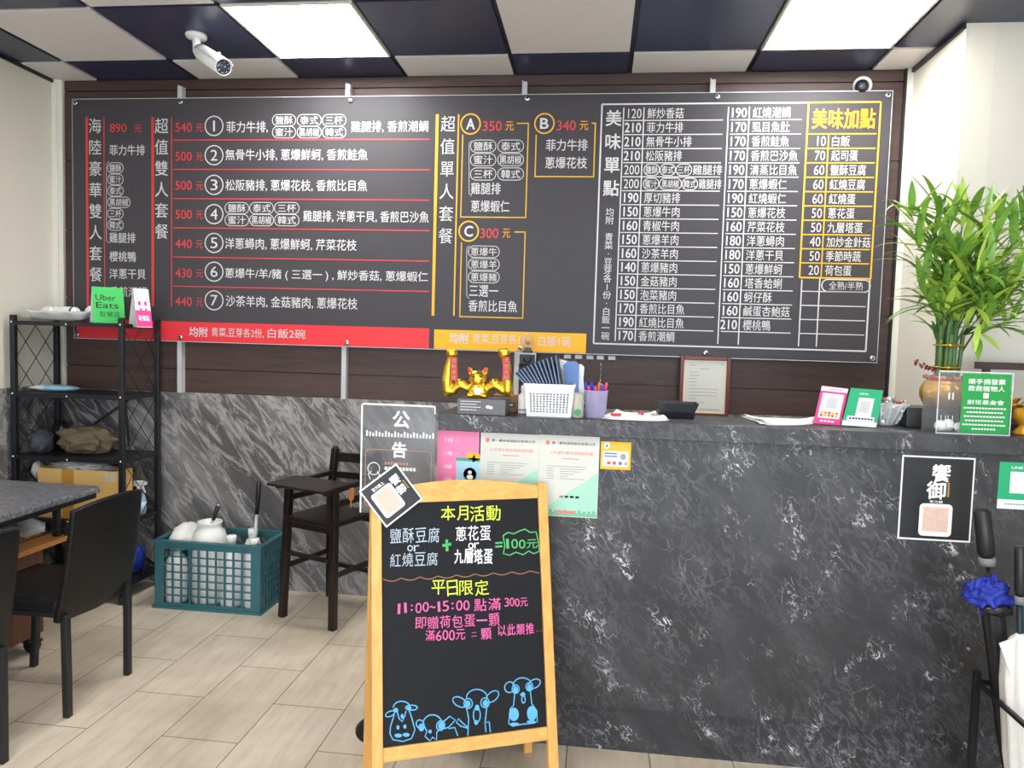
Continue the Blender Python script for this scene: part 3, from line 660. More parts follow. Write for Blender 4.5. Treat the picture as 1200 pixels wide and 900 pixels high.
tag(crumple((.02, -.317, .722), (.20, .058, .034), M_film, 'plastic_film', 21, amp=.5, n=70, flat=.9, fr=16), 'crumpled clear plastic film bulging out of the yellow cardboard box', 'plastic film', kind='stuff')
tag(crumple((-.215, -.345, .70), (.022, .045, .05), M_film, 'film_end', 22, amp=.3, n=36, flat=1.5, fr=9), 'clear plastic bag end hanging over the edge of the yellow box', 'plastic film')
t = thing('spray_bottle', 'spray bottle with blue liquid and white trigger on the rack', 'spray bottle', (.272, -.19, .4455))
b = B(); b.lathe([(0, 0), (.034, 0), (.036, .01), (.036, .075), (.028, .105), (.013, .125), (.012, .135), (0, .135)], n=18); obj('bottle', b, mat('bottle_blue', (150, 190, 222), .15, var=.03), t, local=True)
b = B(); b.lathe([(0, .136), (.015, .136), (.015, .155), (0, .155)], n=14); b.span((-.03, -.011, .156), (.026, .011, .185)); b.span((.026, -.006, .166), (.042, .006, .18)); b.bar((.02, 0, .155), (.034, 0, .118), .008, .008); obj('trigger', b, M_white, t, local=True)
b = B(); b.lathe([(.0365, .02), (.0365, .07)], n=18); obj('label_wrap', b, mat('label_white', (214, 224, 232), .4, var=.06), t, local=True)
# bottom shelf: blue bags
for i, (c, rd, lb) in enumerate((((.125, -.325, .18), (.058, .05, .08), 'blue plastic packet on the bottom rack shelf, behind the chair back'), ((.09, -.175, .19), (.075, .06, .09), 'blue plastic packet at the back of the bottom rack shelf'), ((.248, -.185, .185), (.044, .072, .085), 'blue plastic packet on the bottom rack shelf, beside the teal crate'))):
    tag(crumple(c, rd, mat('packet_blue', (32, 62, 168), .35, var=.25, bscale=34), 'blue_packet', 30+i, amp=.35, n=36, flat=.9), lb, 'packet', 'blue packets on the bottom shelf')

# ------------------------------------------------------------------ table with a granite top and a storage base
t = thing('dining_table', 'grey granite-patterned table with a wooden shelf beneath it', 'table', (.1, -1.4, 0))
b = B(); pts = [(-.30, -.84), (.52, -.862), (.545, -.88), (.562, -2.25), (-.30, -2.25)]
b.prism([(x, y, .722) for x, y in pts], (0, 0, .028)); obj('table_top', b, M_granite, t, bev=.006)
b = B(); b.prism([(x*.985-.004, y+(-.012 if y > -1 else .012), .700) for x, y in pts], (0, 0, .0215)); obj('under_frame', b, M_black, t)
b = B(); b.span((-.28, -2.2, .498), (.40, -.90, .520)); obj('under_shelf', b, M_shelfwood, t)
b = B(); b.span((-.28, -2.15, .085), (.318, -.96, .498)); obj('base_cabinet', b, M_cabinet, t)
b = B(); b.tube([(.392, -2.19, .56), (.392, -.91, .56), (-.27, -.91, .56)], .003, 6)
for y in (-.912, -1.2, -1.5, -1.8, -2.18): b.tube([(.392, y, .52), (.392, y, .56)], .003, 6)
obj('wire_rail', b, M_blackmetal, t)
for x in (-.26, .36):
    for y in (-2.18, -.925):
        b = B(); b.span((x-.012, y-.012, .52), (x+.012, y+.012, .702)); obj('upright', b, M_black, t)
for x in (-.2, .265):
    for y in (-2.1, -1.02):
        b = B(); b.lathe([(0, -.014), (.034, -.014), (.037, -.008), (.037, .008), (.034, .014), (0, .014)], (x+.03, y+.02, .0373), 18, 0, Matrix.Rotation(R(90), 3, 'X')); b.span((x-.02, y-.022, .06), (x+.05, y+.045, .085)); b.span((x+.05, y+.015, .055), (x+.075, y+.03, .066)); obj('caster', b, M_black, t)
M_bagblue = mat('printed_bag', (214, 220, 232), .4, var=.16, bscale=22, bump=.4)
b = crumple((.20, -1.15, .578), (.16, .11, .055), None, None, 41, amp=.35, n=44, flat=.92); tag(obj('shopping_bag', b, M_bagblue), 'white and blue plastic bag on the shelf under the granite table', 'bag')
b = crumple((.22, -.985, .575), (.14, .04, .055), None, None, 43, amp=.25, n=36, flat=.95); tag(obj('plastic_sleeve', b, M_bag), 'pale plastic sleeve behind the blue printed bag under the table', 'bag')

# ------------------------------------------------------------------ chairs
def make_chair(label):
    t = thing('dining_chair', label, 'chair', (.62, -1.30, 0), 0, 'black chairs at the granite table')
    def back(u, v):                                   # curved wrap-around backrest, x towards the rear
        y = (u-.5)*.42; z = .375+v*.425
        return Vector((.232+.035*v-.05*(1-(2*u-1)**2)*-.45*(.3+.7*v)-.03*(1-v)**2, y*(1-.04*v), z+.018*(1-(2*u-1)**2)*v-.03*(1-v)*(1-abs(2*u-1))*.5))
    b = B(); b.sheet(back, 16, 10); obj('backrest', b, M_leather, t, local=True, solid=.022, bev=.004)
    b = B(); b.prism([(-.21, -.20, .405), (.20, -.195, .405), (.225, -.15, .405), (.225, .15, .405), (.20, .195, .405), (-.21, .20, .405)], (0, 0, .05)); obj('seat', b, M_leather, t, local=True, bev=.014)
    for s in (-1, 1):
        b = B(); b.bar((.225, s*.176, 0), (.222, s*.181, .40), .026, .026); obj('leg', b, M_blackmetal, t, local=True, bev=.003)
        b = B(); b.bar((-.215, s*.178, 0), (-.19, s*.178, .405), .026, .026); obj('leg', b, M_blackmetal, t, local=True, bev=.003)
    b = B()
    for s in (-1, 1): b.span((-.19, s*.178-.01, .385), (.21, s*.178+.01, .405))
    b.span((-.19, -.17, .387), (-.17, .17, .404)); obj('seat_frame', b, M_blackmetal, t, local=True)
    return t
ch = make_chair('black leatherette chair pushed in at the granite table, its whole back in view')
dup(ch, (.62, -1.955, 0), 0, 'black chair nearest the viewer, only its back edge and rear leg in view')

# ------------------------------------------------------------------ crate with jugs
t = thing('plastic_crate', 'teal plastic lattice crate on the floor beside the black rack', 'crate', (.79, -.235, 0))
cx0, cx1, cy0, cy1, ch_ = .497, 1.083, -.392, -.085, .358
def wallgrid(b, p0, p1, nrm, nb, nh):
    p0, p1 = Vector(p0), Vector(p1); d = p1-p0; L = d.length; d.normalize(); th = .007
    def pan(a0, a1, z0, z1, k=th): 
        q = p0+d*((a0+a1)/2)+Vector((0, 0, (z0+z1)/2)); b.box(q, (a1-a0 if abs(d.x) > .5 else k, a1-a0 if abs(d.y) > .5 else k, z1-z0))
    pan(0, L, 0, .03); pan(0, L, ch_-.035, ch_); pan(0, .05, .03, ch_-.035); pan(L-.05, L, .03, ch_-.035)
    for i in range(1, nb): a = .05+(L-.1)*i/nb; pan(a-.0045, a+.0045, .03, ch_-.035)
    for i in range(1, nh): z = .03+(ch_-.065)*i/nh; pan(.05, L-.05, z-.003, z+.003, .009)
b = B()
wallgrid(b, (cx0, cy0, 0), (cx1, cy0, 0), 0, 10, 7); wallgrid(b, (cx0, cy1, 0), (cx1, cy1, 0), 0, 10, 7); wallgrid(b, (cx0, cy0, 0), (cx0, cy1, 0), 0, 6, 7); wallgrid(b, (cx1, cy0, 0), (cx1, cy1, 0), 0, 6, 7)
b.span((cx0, cy0, .004), (cx1, cy1, .012))
for x0, x1, y0, y1 in ((cx0-.012, cx1+.012, cy0-.014, cy0+.012), (cx0-.012, cx1+.012, cy1-.012, cy1+.014), (cx0-.014, cx0+.012, cy0, cy1), (cx1-.012, cx1+.014, cy0, cy1)): b.span((x0, y0, ch_-.006), (x1, y1, ch_+.008)); b.span((x0, y0, 0), (x1, y1, .014))
obj('crate_body', b, M_teal, t)
M_jug = mat('jug_white', (232, 232, 228), .35, var=.02)
def jug(label, x, y, r=.058, h=.33, cap=True):
    t = thing('plastic_jug', label, 'jug', (x, y, .0125), 0, 'white jugs in the teal crate')
    b = B(); b.lathe([(0, 0), (r*.9, 0), (r, .012), (r, h*.72), (r*.96, h*.78), (r*.62, h*.92), (r*.4, h*.95), (r*.4, h), (0, h)], n=22); obj('jug_body', b, M_jug, t, local=True)
    if cap:
        b = B(); b.lathe([(0, h), (r*.46, h), (r*.46, h+.03), (r*.42, h+.034), (0, h+.034)], n=18); obj('cap', b, M_white, t, local=True)
    return t
for x, y, r, h, lb in ((.886, -.318, .057, .345, 'white capped jug at the front of the teal crate, beside the open jar'), (1.012, -.312, .057, .335, 'white capped jug in the front corner of the crate facing the high chair'),
                       (.93, -.165, .055, .345, 'white capped jug at the back of the crate, behind the two front jugs'), (.572, -.315, .058, .275, 'white jug in the crate corner next to the rack, under the white sack')): jug(lb, x, y, r, h, x > .6)
t = thing('open_jar', 'wide white jar with open neck standing tallest in the teal crate', 'jar', (.735, -.27, .0125), 0, None)
b = B(); b.lathe([(0, 0), (.085, 0), (.09, .012), (.09, .34), (.078, .385), (.06, .398), (.06, .425), (.065, .428), (.065, .436), (.054, .436), (.054, .40), (0, .39)], n=26); obj('jar_body', b, M_jug, t, local=True)
b = crumple((.582, -.235, .342), (.075, .125, .085), None, None, 51, amp=.16, n=40, flat=.6); tag(obj('white_sack', b, M_bag), 'crumpled white plastic sack lying over the crate end next to the rack', 'sack')
t = thing('ladle_handle', 'short black and chrome handle sticking out of the open white jar', 'handle', (.735, -.27, .405))
b = B(); b.tube([(.735, -.27, .405), (.752, -.265, .462)], .008, 8); b.tube([(.776, -.258, .532), (.78, -.257, .545)], .0125, 10); obj('shaft', b, M_chrome, t)
b = B(); b.tube([(.752, -.265, .455), (.777, -.258, .535)], [.010, .0125], 10); obj('grip', b, M_black, t)
t = thing('mop_pole', 'metal pole with long black grip leaning in the teal crate', 'pole', (.955, -.245, .013))
p0, p1 = Vector((.954, -.243, .013)), ony(304, 563, -.20); b = B(); b.tube([p0, p0.lerp(p1, .74)], .0085, 10); obj('shaft', b, M_alu, t)
b = B(); b.tube([p0.lerp(p1, .72), p0.lerp(p1, .97), p1], [.012, .0135, .009], 10); obj('grip', b, M_black, t)

# ------------------------------------------------------------------ high chair
FL, FR = Vector((1.208, -.39, 0)), Vector((1.525, -.512, 0)); fx = (FR-FL).normalized(); fy = Vector((-fx.y, fx.x, 0))
hcm = FL+(FR-FL)*.5+fy*.17; ang = math.atan2(fx.y, fx.x)
t = thing('high_chair', 'dark wooden high chair with tray against the marble wall', 'high chair', hcm, ang)
hw = (FR-FL).length/2                                 # local frame: x along the front, y towards the back
M_hc = M_darkwood
for sx in (-1, 1):
    b = B(); b.bar((sx*hw, -.17, 0), (sx*(hw-.018), -.15, .70), .036, .036); obj('leg', b, M_hc, t, local=True, bev=.004)
    b = B(); b.bar((sx*hw, .19, 0), (sx*(hw-.018), .165, .60), .036, .036); b.bar((sx*(hw-.018), .165, .595), (sx*(hw-.02), .195, .845), .036, .032); b.ball((sx*(hw-.02), .196, .846), (.017, .016, .014)); obj('leg', b, M_hc, t, local=True, bev=.004, label='rear leg rising into the back post')
    b = B(); b.bar((sx*(hw-.012), -.17, .70), (sx*(hw-.018), .17, .715), .03, .024); b.bar((sx*(hw-.012), -.23, .697), (sx*(hw-.012), -.17, .70), .03, .02); obj('armrest', b, M_hc, t, local=True, bev=.004)
    b = B(); b.bar((sx*(hw-.016), -.15, .63), (sx*(hw-.018), .165, .63), .018, .03); obj('side_rail', b, M_hc, t, local=True)
    b = B(); b.bar((sx*(hw-.006), -.165, .27), (sx*(hw-.006), .175, .27), .016, .024); obj('stretcher', b, M_hc, t, local=True)
b = B(); b.span((-hw+.005, -.175, .512), (hw-.005, .165, .54)); b.span((-hw+.015, -.165, .478), (hw-.015, -.145, .512)); b.span((-hw+.015, .14, .478), (hw-.015, .16, .512)); obj('seat', b, M_hc, t, local=True, bev=.006)
for y, z, hh in ((-.165, .345, .022), (.175, .2, .024)):
    b = B(); b.bar((-hw+.01, y, z), (hw-.01, y, z), .024, .018); obj('stretcher', b, M_hc, t, local=True)
b = B(); b.prism([(-hw-.02, -.27, .706), (hw+.02, -.27, .706), (hw+.02, -.06, .716), (-hw-.02, -.06, .716)], (0, 0, .014)); obj('tray', b, M_hc, t, local=True, bev=.004)
for z, hgt in ((.80, .05), (.70, .035)):
    b = B()
    b.prism([(-hw+.03, .186, z-hgt/2), (0, .21, z-hgt/2), (hw-.03, .186, z-hgt/2), (hw-.03, .2, z-hgt/2), (0, .224, z-hgt/2), (-hw+.03, .2, z-hgt/2)], (0, 0, hgt)); obj('back_rail', b, M_hc, t, local=True)
b = B(); b.span((hw-.004, -.06, .64), (hw+.010, -.035, .70)); b.span((hw-.002, -.05, .60), (hw+.004, -.045, .64)); obj('strap', b, mat('strap_orange', (206, 130, 70), .6, var=.05), t, local=True, label='orange strap with buckle')

# ------------------------------------------------------------------ notice stand behind the chalkboard
NP = Plane((0, -1.43, 0), (1, 0, 0), (0, 0, 1), .003)
nx0, nz1 = NP.px(425, 472); nx1, _ = NP.px(518, 474); nz0 = NP.px(418, 600)[1]; nx0 -= .004; nx1 = min(nx1, 2.232)
t = thing('notice_stand', 'clear acrylic notice sign on a black stand beside the counter end', 'sign', ((nx0+nx1)/2, -1.40, 0))
b = B(); b.prism([NP.at(nx0, nz0, 0), NP.at(nx1, nz0, 0), NP.at(nx1, nz1, 0), NP.at(nx0, nz1, 0)], NP.n*.002); obj('acrylic_sheet', b, mat('dark_acrylic', (120, 122, 126), .12, alpha=.38, var=0), t)
b = B()
for q in ((nx0, nz0, nx0+.006, nz1), (nx1-.004, nz1-.03, nx1, nz1), (nx0, nz1-.006, nx1, nz1)): NP.rect(b, *q, 0, .0026)
obj('white_edge', b, M_white, t, fixn=False)
b = B(); cx = (nx0+nx1)/2+.012; NP.char(b, '公', cx, nz1-.055, .058, 0, .03); NP.char(b, '告', cx-.005, nz1-.165, .052, 0, .03)
for i in range(22): NP.rect(b, nx0+.02+i*.0115, nz1-.118, nx0+.026+i*.0115, nz1-.098-.004*(i % 3))
NP.circ(b, nx0+.05, nz1-.235, .022, .003); NP.stroke(b, [(nx0+.03, nz1-.32), (nx0+.05, nz1-.275), (nx0+.072, nz1-.32), (nx0+.03, nz1-.32)], .003)
NP.stroke(b, [(nx0+.038, nz1-.275), (nx0+.03, nz1-.255), (nx0+.04, nz1-.245)], .003); NP.stroke(b, [(nx0+.062, nz1-.275), (nx0+.072, nz1-.255), (nx0+.062, nz1-.245)], .003)
for i in range(9): NP.rect(b, nx0+.09+i*.013, nz1-.238, nx0+.1+i*.013, nz1-.226)
obj('white_lettering', b, M_white, t, fixn=False)
b = B(); NP.ring(b, NP.rr((nx0+nx1)/2+.004, (nz0+nz1)/2-.07, nx1-nx0-.03, nz1-nz0-.19, .015), .0022)
for i in range(8): NP.rect(b, nx0+.09+i*.011, nz1-.218, nx0+.098+i*.011, nz1-.208)
obj('bronze_border', b, mat('bronze_print', (190, 140, 110), .5, var=0), t, fixn=False)
bx, by = 2.055, -1.44+.07
b = B(); b.lathe([(0, 0), (.115, 0), (.115, .008), (.10, .014), (.016, .02), (0, .02)], (bx, -1.36, 0), 28); obj('stand_base', b, M_black, t)
b = B(); b.tube([(bx, -1.36, .018), (bx, -1.36, nz0+.12)], .011, 10); b.bar((bx, -1.36, nz0+.10), (bx, -1.429, nz0+.10), .02, .02); b.bar((bx, -1.424, nz0+.02), (bx, -1.424, nz0+.16), .05, .006); obj('stand_pole', b, M_black, t)

# ================================================================== chalkboard
CO, CPSI, CTH, CW, CH = Vector((2.174, -1.812, .20)), .404, .225, .539, .749
cu = Vector((math.cos(CPSI), math.sin(CPSI), 0)); cn = Vector((-math.sin(CPSI), math.cos(CPSI), 0)); cv = cn*math.sin(CTH)+Vector((0, 0, math.cos(CTH)))
CB = Plane(CO, cu, cv, .0006); nf = CB.n
t = thing('chalkboard_sign', 'wooden framed standing chalkboard with coloured writing in front of the counter', 'chalkboard', CO+cu*CW/2+Vector((0, 0, -.2)))
def cbox(a0, b0, a1, b1, d0, d1, bb):  # a block lying on the board plane, d along the normal
    bb.hull8([CB.at(a, q, d) for d in (d0, d1) for a, q in ((a0, b0), (a1, b0), (a1, b1), (a0, b1))])
b = B(); cbox(-.012, -.012, CW+.012, CH+.012, -.012, 0, b); obj('writing_panel', b, M_slate, t)
bf = -.20/math.cos(CTH)+.003
for s in (0, 1):
    a0 = -.034 if s == 0 else CW; b = B(); cbox(a0, bf, a0+.034, CH+.052, -.016, .010, b); obj('post', b, M_pine, t, bev=.003)
b = B(); cbox(0, -.042, CW, 0, -.014, .008, b); obj('bottom_rail', b, M_pine_h, t, bev=.003)
b = B(); top = [(0, CH), (CW, CH), (CW, CH+.045)]+[(CW*(1-i/16), CH+.045+.026*math.sin(math.pi*i/16)) for i in range(1, 16)]+[(0, CH+.045)]
b.prism([CB.at(a, q, -.014) for a, q in top], nf*.022); obj('top_rail', b, M_pine_h, t, bev=.003)
for px, py, a in ((430.5, 905, -.017), (618, 881, CW+.010)):
    f = onz(px, py, 0); b = B(); b.bar(f, CB.at(a, CH+.02, -.032), .030, .020, up=cn); obj('rear_leg', b, M_pine, t, bev=.002)
f0, f1 = onz(430.5, 905, 0), onz(618, 881, 0); q0, q1 = CB.at(-.017, CH+.02, -.032), CB.at(CW+.010, CH+.02, -.032)
b = B(); b.bar(f0.lerp(q0, .45), f1.lerp(q1, .45), .018, .03); obj('rear_rail', b, M_pine_h, t)
def chalk(name, col): return mat('chalk_'+name, col, .8, var=.12, bscale=160)
Cy, Cw, Cg, Cp, Cb, Cwh, Cbr = [B() for _ in range(7)]
rnd = random.Random(4)
def hand(b, s, x0, x1, y, h, bold=.006, dy=0, gap=.92):
    """handwriting: one character after another, each a little off"""
    n = len(s); wt = [.78 if c in '日月' else .55 if c in '1:~.' else .62 if ord(c) < 256 else 1 for c in s]; W = sum(wt); x = x0
    for c, k in zip(s, wt):
        wd = (x1-x0)*k/W
        if c != ' ':
            yc = y+dy*((x-x0)/(x1-x0))+rnd.uniform(-.5, .5); a0, b0 = CB.px(x+wd*.04, yc); a1, b1 = CB.px(x+wd*gap, yc); _, bt = CB.px(x+wd/2, yc-h/2); _, bb = CB.px(x+wd/2, yc+h/2); ht = (bt-bb)*rnd.uniform(.92, 1.03)
            wa = a1-a0
            if c in '一二': ht *= .12 if c == '一' else .5
            if c == '~': ht *= .25
            if c == '.': ht *= .12; wa *= .4
            if c == ':': ht *= .6; wa *= .4
            if c == '1': wa *= .45
            CB.text(b, c, (a0+a1)/2, (bt+bb)/2, wa, ht, 0, bold, rot=rnd.uniform(-.05, .05))
        x += wd
hand(Cy, '本月活動', 516, 588, 601.5, 18, .007); hand(Cy, '平日限定', 505, 574, 688.5, 18, .004)
hand(Cw, '鹽酥豆腐', 456.5, 516, 627.5, 18, .002, -1); hand(Cw, 'or', 477, 492, 642, 7.5); hand(Cw, '紅燒豆腐', 456.5, 514, 656.5, 16, 0, -2)
hand(Cwh, '蔥花蛋', 533.5, 576, 625, 17.5, .006); hand(Cwh, 'or', 548.5, 562, 639.5, 7, .02); hand(Cwh, '九層塔蛋', 532, 578, 652, 17, .018)
def cpx(pts): return [CB.px(*q) for q in pts]
z5 = lambda pts: [(440+x/4.738, 580+y/4.738) for x, y in pts]
CB.stroke(Cg, cpx(z5([(372, 282), (420, 272)])), .009); CB.stroke(Cg, cpx(z5([(395, 248), (398, 312)])), .009)
for y in (268, 288): CB.stroke(Cg, cpx(z5([(665, y), (705, y-4)])), .006)
sb = z5([(708, 226), (735, 208), (768, 216), (800, 200), (830, 190), (858, 208), (892, 205), (904, 260), (910, 312), (880, 326), (850, 312), (820, 332), (780, 318), (745, 334), (710, 326), (718, 280), (708, 226)])
CB.stroke(Cg, cpx(sb), .004); hand(Cg, '100元', 591, 630.5, 637.3, 11, .008)
wv = []
for i in range(61):
    q = i/60; wv.append((449+q*183, 678.5-10.5*q+3.2*abs(math.sin(q*8.5*math.pi))))
CB.stroke(Cbr, cpx(wv), .0032)
hand(Cp, '11:00~15:00', 464, 551, 713, 12.5, .004, -4); hand(Cp, '點滿', 555, 588, 708.5, 15, .004, -1); hand(Cp, '300元', 591, 619, 706, 10, .005, -1)
hand(Cp, '即贈荷包蛋一顆', 486, 586.5, 730, 14.5, .003, -5); hand(Cp, '滿600元', 498, 546, 745, 12, .004, -1.5); hand(Cp, '二', 552, 559, 743, 10, .012); hand(Cp, '顆', 563, 577, 742.5, 13, .010); hand(Cp, '以此類推', 583, 626.5, 738.5, 13, .010, -2); hand(Cp, '...', 628, 636, 739.5, 10)
# woolly animals drawn in blue chalk; coordinates off the photograph
z8 = lambda pts: [(410+x/3.4615, 640+y/3.4615) for x, y in pts]
def ell(cx, cy, rx, ry, a0=0, a1=360, rot=0, n=22):
    out = []
    for i in range(n+1):
        t_ = R(a0+(a1-a0)*i/n); x, y = rx*math.cos(t_), ry*math.sin(t_); out.append((cx+x*math.cos(rot)-y*math.sin(rot), cy+x*math.sin(rot)+y*math.cos(rot)))
    return out
strokes = [ell(210, 655, 34, 26, 180, 360), ell(163, 680, 20, 10, 0, 360, -.4), ell(250, 655, 24, 10), [(185, 660), (178, 690), (165, 730), (162, 760), (175, 785), (215, 792), (250, 780), (264, 745), (252, 700), (240, 665)], [(190, 665), (200, 700), (212, 712), (222, 690), (228, 668)],
           ell(335, 720, 38, 36, 180, 360), ell(285, 722, 15, 18, 0, 360, -.5), ell(368, 728, 16, 20, 0, 360, .3), [(297, 720), (312, 750), (305, 772), (325, 790), (335, 775), (352, 785), (352, 755), (375, 730)], [(375, 715), (405, 690), (428, 705), (400, 735), (380, 740)], [(400, 740), (425, 735), (438, 770)],
           ell(515, 615, 42, 34, 180, 360), ell(445, 632, 30, 18, 0, 360, .5), ell(578, 610, 30, 18, 0, 360, -.7), ell(480, 638, 17, 20), ell(548, 635, 17, 20), ell(515, 685, 14, 30), [(473, 655), (482, 700), (478, 768)], [(555, 655), (548, 720), (552, 755)], [(478, 735), (455, 715), (440, 700), (432, 715), (450, 730), (478, 738)], [(552, 715), (565, 712), (570, 755)],
           ell(700, 570, 40, 36, 190, 350), ell(648, 572, 20, 22, 0, 360, .5), ell(748, 558, 26, 17, 0, 360, -.5), ell(672, 580, 14, 17), ell(728, 570, 14, 17), [(668, 600), (664, 645), (650, 660), (644, 720), (660, 730), (700, 722), (745, 718), (760, 712), (758, 668), (738, 640), (732, 590)], [(690, 600), (700, 610), (712, 600)], ell(704, 622, 7, 14)]
for s in strokes: CB.stroke(Cb, cpx(z8(s)), .0036)
for cx, cy, rx, ry in ((228, 668, 0, 0), (186, 665, 10, 9), (240, 657, 10, 7), (196, 768, 15, 8), (228, 765, 14, 8), (212, 690, 6, 10), (290, 735, 12, 16), (370, 728, 12, 16), (478, 640, 11, 14), (550, 637, 11, 14), (516, 655, 9, 12), (512, 715, 8, 10), (665, 682, 20, 27), (738, 678, 20, 30), (672, 582, 10, 13), (728, 572, 10, 13), (702, 600, 8, 8), (668, 722, 18, 7), (735, 712, 18, 6), (325, 752, 7, 8), (195, 735, 6, 9), (223, 732, 6, 9)):
    if rx: CB.put(Cb, cpx(z8(ell(cx, cy, rx, ry, 0, 345))), [tuple(range(23))], 0, .0009)
for bb, nm, m in ((Cy, 'yellow_lettering', chalk('yellow', (214, 232, 70))), (Cw, 'grey_lettering', chalk('grey', (178, 194, 206))), (Cwh, 'white_lettering', chalk('white', (238, 240, 242))), (Cg, 'green_lettering', chalk('green', (86, 186, 110))), (Cp, 'pink_lettering', chalk('pink', (238, 104, 168))), (Cb, 'blue_drawing_print', chalk('blue', (96, 176, 226))), (Cbr, 'brown_line_marking', chalk('brown', (150, 106, 74)))):
    obj(nm, bb, m, t, fixn=False)
# black card taped over the corner
CC = Plane(CB.at(0, 0, .016), cu, cv, .003); cs = [CC.px(*q) for q in ((421, 575.5), (464.4, 542.8), (495, 584.4), (452.5, 619.4))]
ang = math.atan2(cs[1][1]-cs[0][1], cs[1][0]-cs[0][0]); ctr = [sum(c[i] for c in cs)/4 for i in (0, 1)]
wC = (math.dist(cs[0], cs[1])+math.dist(cs[2], cs[3]))/2; hC = (math.dist(cs[1], cs[2])+math.dist(cs[3], cs[0]))/2
CQ = Plane(CC.at(ctr[0], ctr[1], 0), CC.u*math.cos(ang)+CC.v*math.sin(ang), CC.v*math.cos(ang)-CC.u*math.sin(ang), .003)
t2 = thing('black_card', 'tilted black card with white border fixed over the chalkboard corner', 'card', CC.at(ctr[0], ctr[1], 0))
def slab(name, pl, a0, b0, a1, b1, m, par, d0=0, d1=.002, r=None, **k):
    b = B(); lp = pl.rr((a0+a1)/2, (b0+b1)/2, a1-a0, b1-b0, r) if r else [(a0, b0), (a1, b0), (a1, b1), (a0, b1)]
    b.prism([pl.at(x, y, d0) for x, y in lp], pl.n*(d1-d0)); return obj(name, b, m, par, **k)
slab('card_backing', CQ, -wC/2, -hC/2, wC/2, hC/2, M_white, t2); slab('black_print', CQ, -wC/2+.005, -hC/2+.005, wC/2-.005, hC/2-.005, M_black, t2, .0015, .0023)
M_qr = mat('faint_print', (222, 190, 176), .6, var=.10, bscale=70)
slab('white_badge', CQ, -wC*.38, -hC*.36, wC*.14, hC*.26, M_white, t2, .002, .0026, .010); slab('pale_print', CQ, -wC*.33, -hC*.31, wC*.09, hC*.21, M_qr, t2, .002, .0029)
b = B(); CQ.char(b, '饗', wC*.26, hC*.22, wC*.20, 0, .03); CQ.char(b, '御', wC*.25, -hC*.03, wC*.19, 0, .03); CQ.text(b, '官方線上', -wC*.12, hC*.33, wC*.3, hC*.08, 0, .03); obj('white_lettering', b, M_white, t2, fixn=False)
b = B(); [CQ.rect(b, wC*.38, hC*(.08-.045*i), wC*.41, hC*(.11-.045*i)) for i in range(5)]; obj('gold_print', b, mat('gold_print', (190, 150, 80), .5, var=0), t2, fixn=False)

# ================================================================== papers on the counter front
PP = Plane((0, YP-.0003, 0), (1, 0, 0), (0, 0, 1), .0016)
def poster(name, label, cat, x0, y0, x1, y1, m, group=None):
    a0, bt = PP.px(x0, y0); a1, bb = PP.px(x1, y1); bt = min(bt, ZC-.0585)
    t = thing(name, label, cat, ((a0+a1)/2, YP, bb), 0, group); slab('sheet', PP, a0, bb, a1, bt, m, t, 0, .0012); return t, a0, bb, a1, bt
t, a0, bb, a1, bt = poster('height_chart', 'pink height chart poster with printed numbers at the counter end', 'poster', 513, 504, 560.5, 622, M_rose)
b = B(); zz = bt-.030
for i in range(6): PP.text(b, str(115-5*i), a0+.042, bt-.034-.0485*i, .026, .013, 0, .01); PP.rect(b, a0+.068, bt-.0345-.0485*i, a0+.078, bt-.0335-.0485*i)
obj('white_lettering', b, M_white, t, fixn=False)
b = B(); PP.rect(b, a0+.072, bt-.245, a1, bt-.108); obj('gift_print', b, mat('pale_blue', (160, 206, 222), .6, var=0), t, fixn=False)
b = B(); PP.rect(b, a0+.07, bt-.108, a1, bt-.096); obj('green_print', b, M_grass, t, fixn=False)
b = B(); PP.disc(b, a1-.035, bt-.088, .016, .014); PP.disc(b, a1-.012, bt-.09, .012, .014); PP.rect(b, a1-.028, bt-.11, a1-.018, bt-.09); obj('yellow_bow_print', b, M_yellow, t, fixn=False)
b = B(); PP.disc(b, a1-.036, bt-.155, .024, .024); obj('teal_print', b, mat('teal_print', (30, 130, 150), .6, var=0), t, fixn=False)
b = B(); PP.disc(b, a1-.036, bt-.148, .007, .007, o=.0022); PP.disc(b, a1-.036, bt-.165, .012, .008, o=.0022); obj('white_emblem', b, M_white, t, fixn=False)
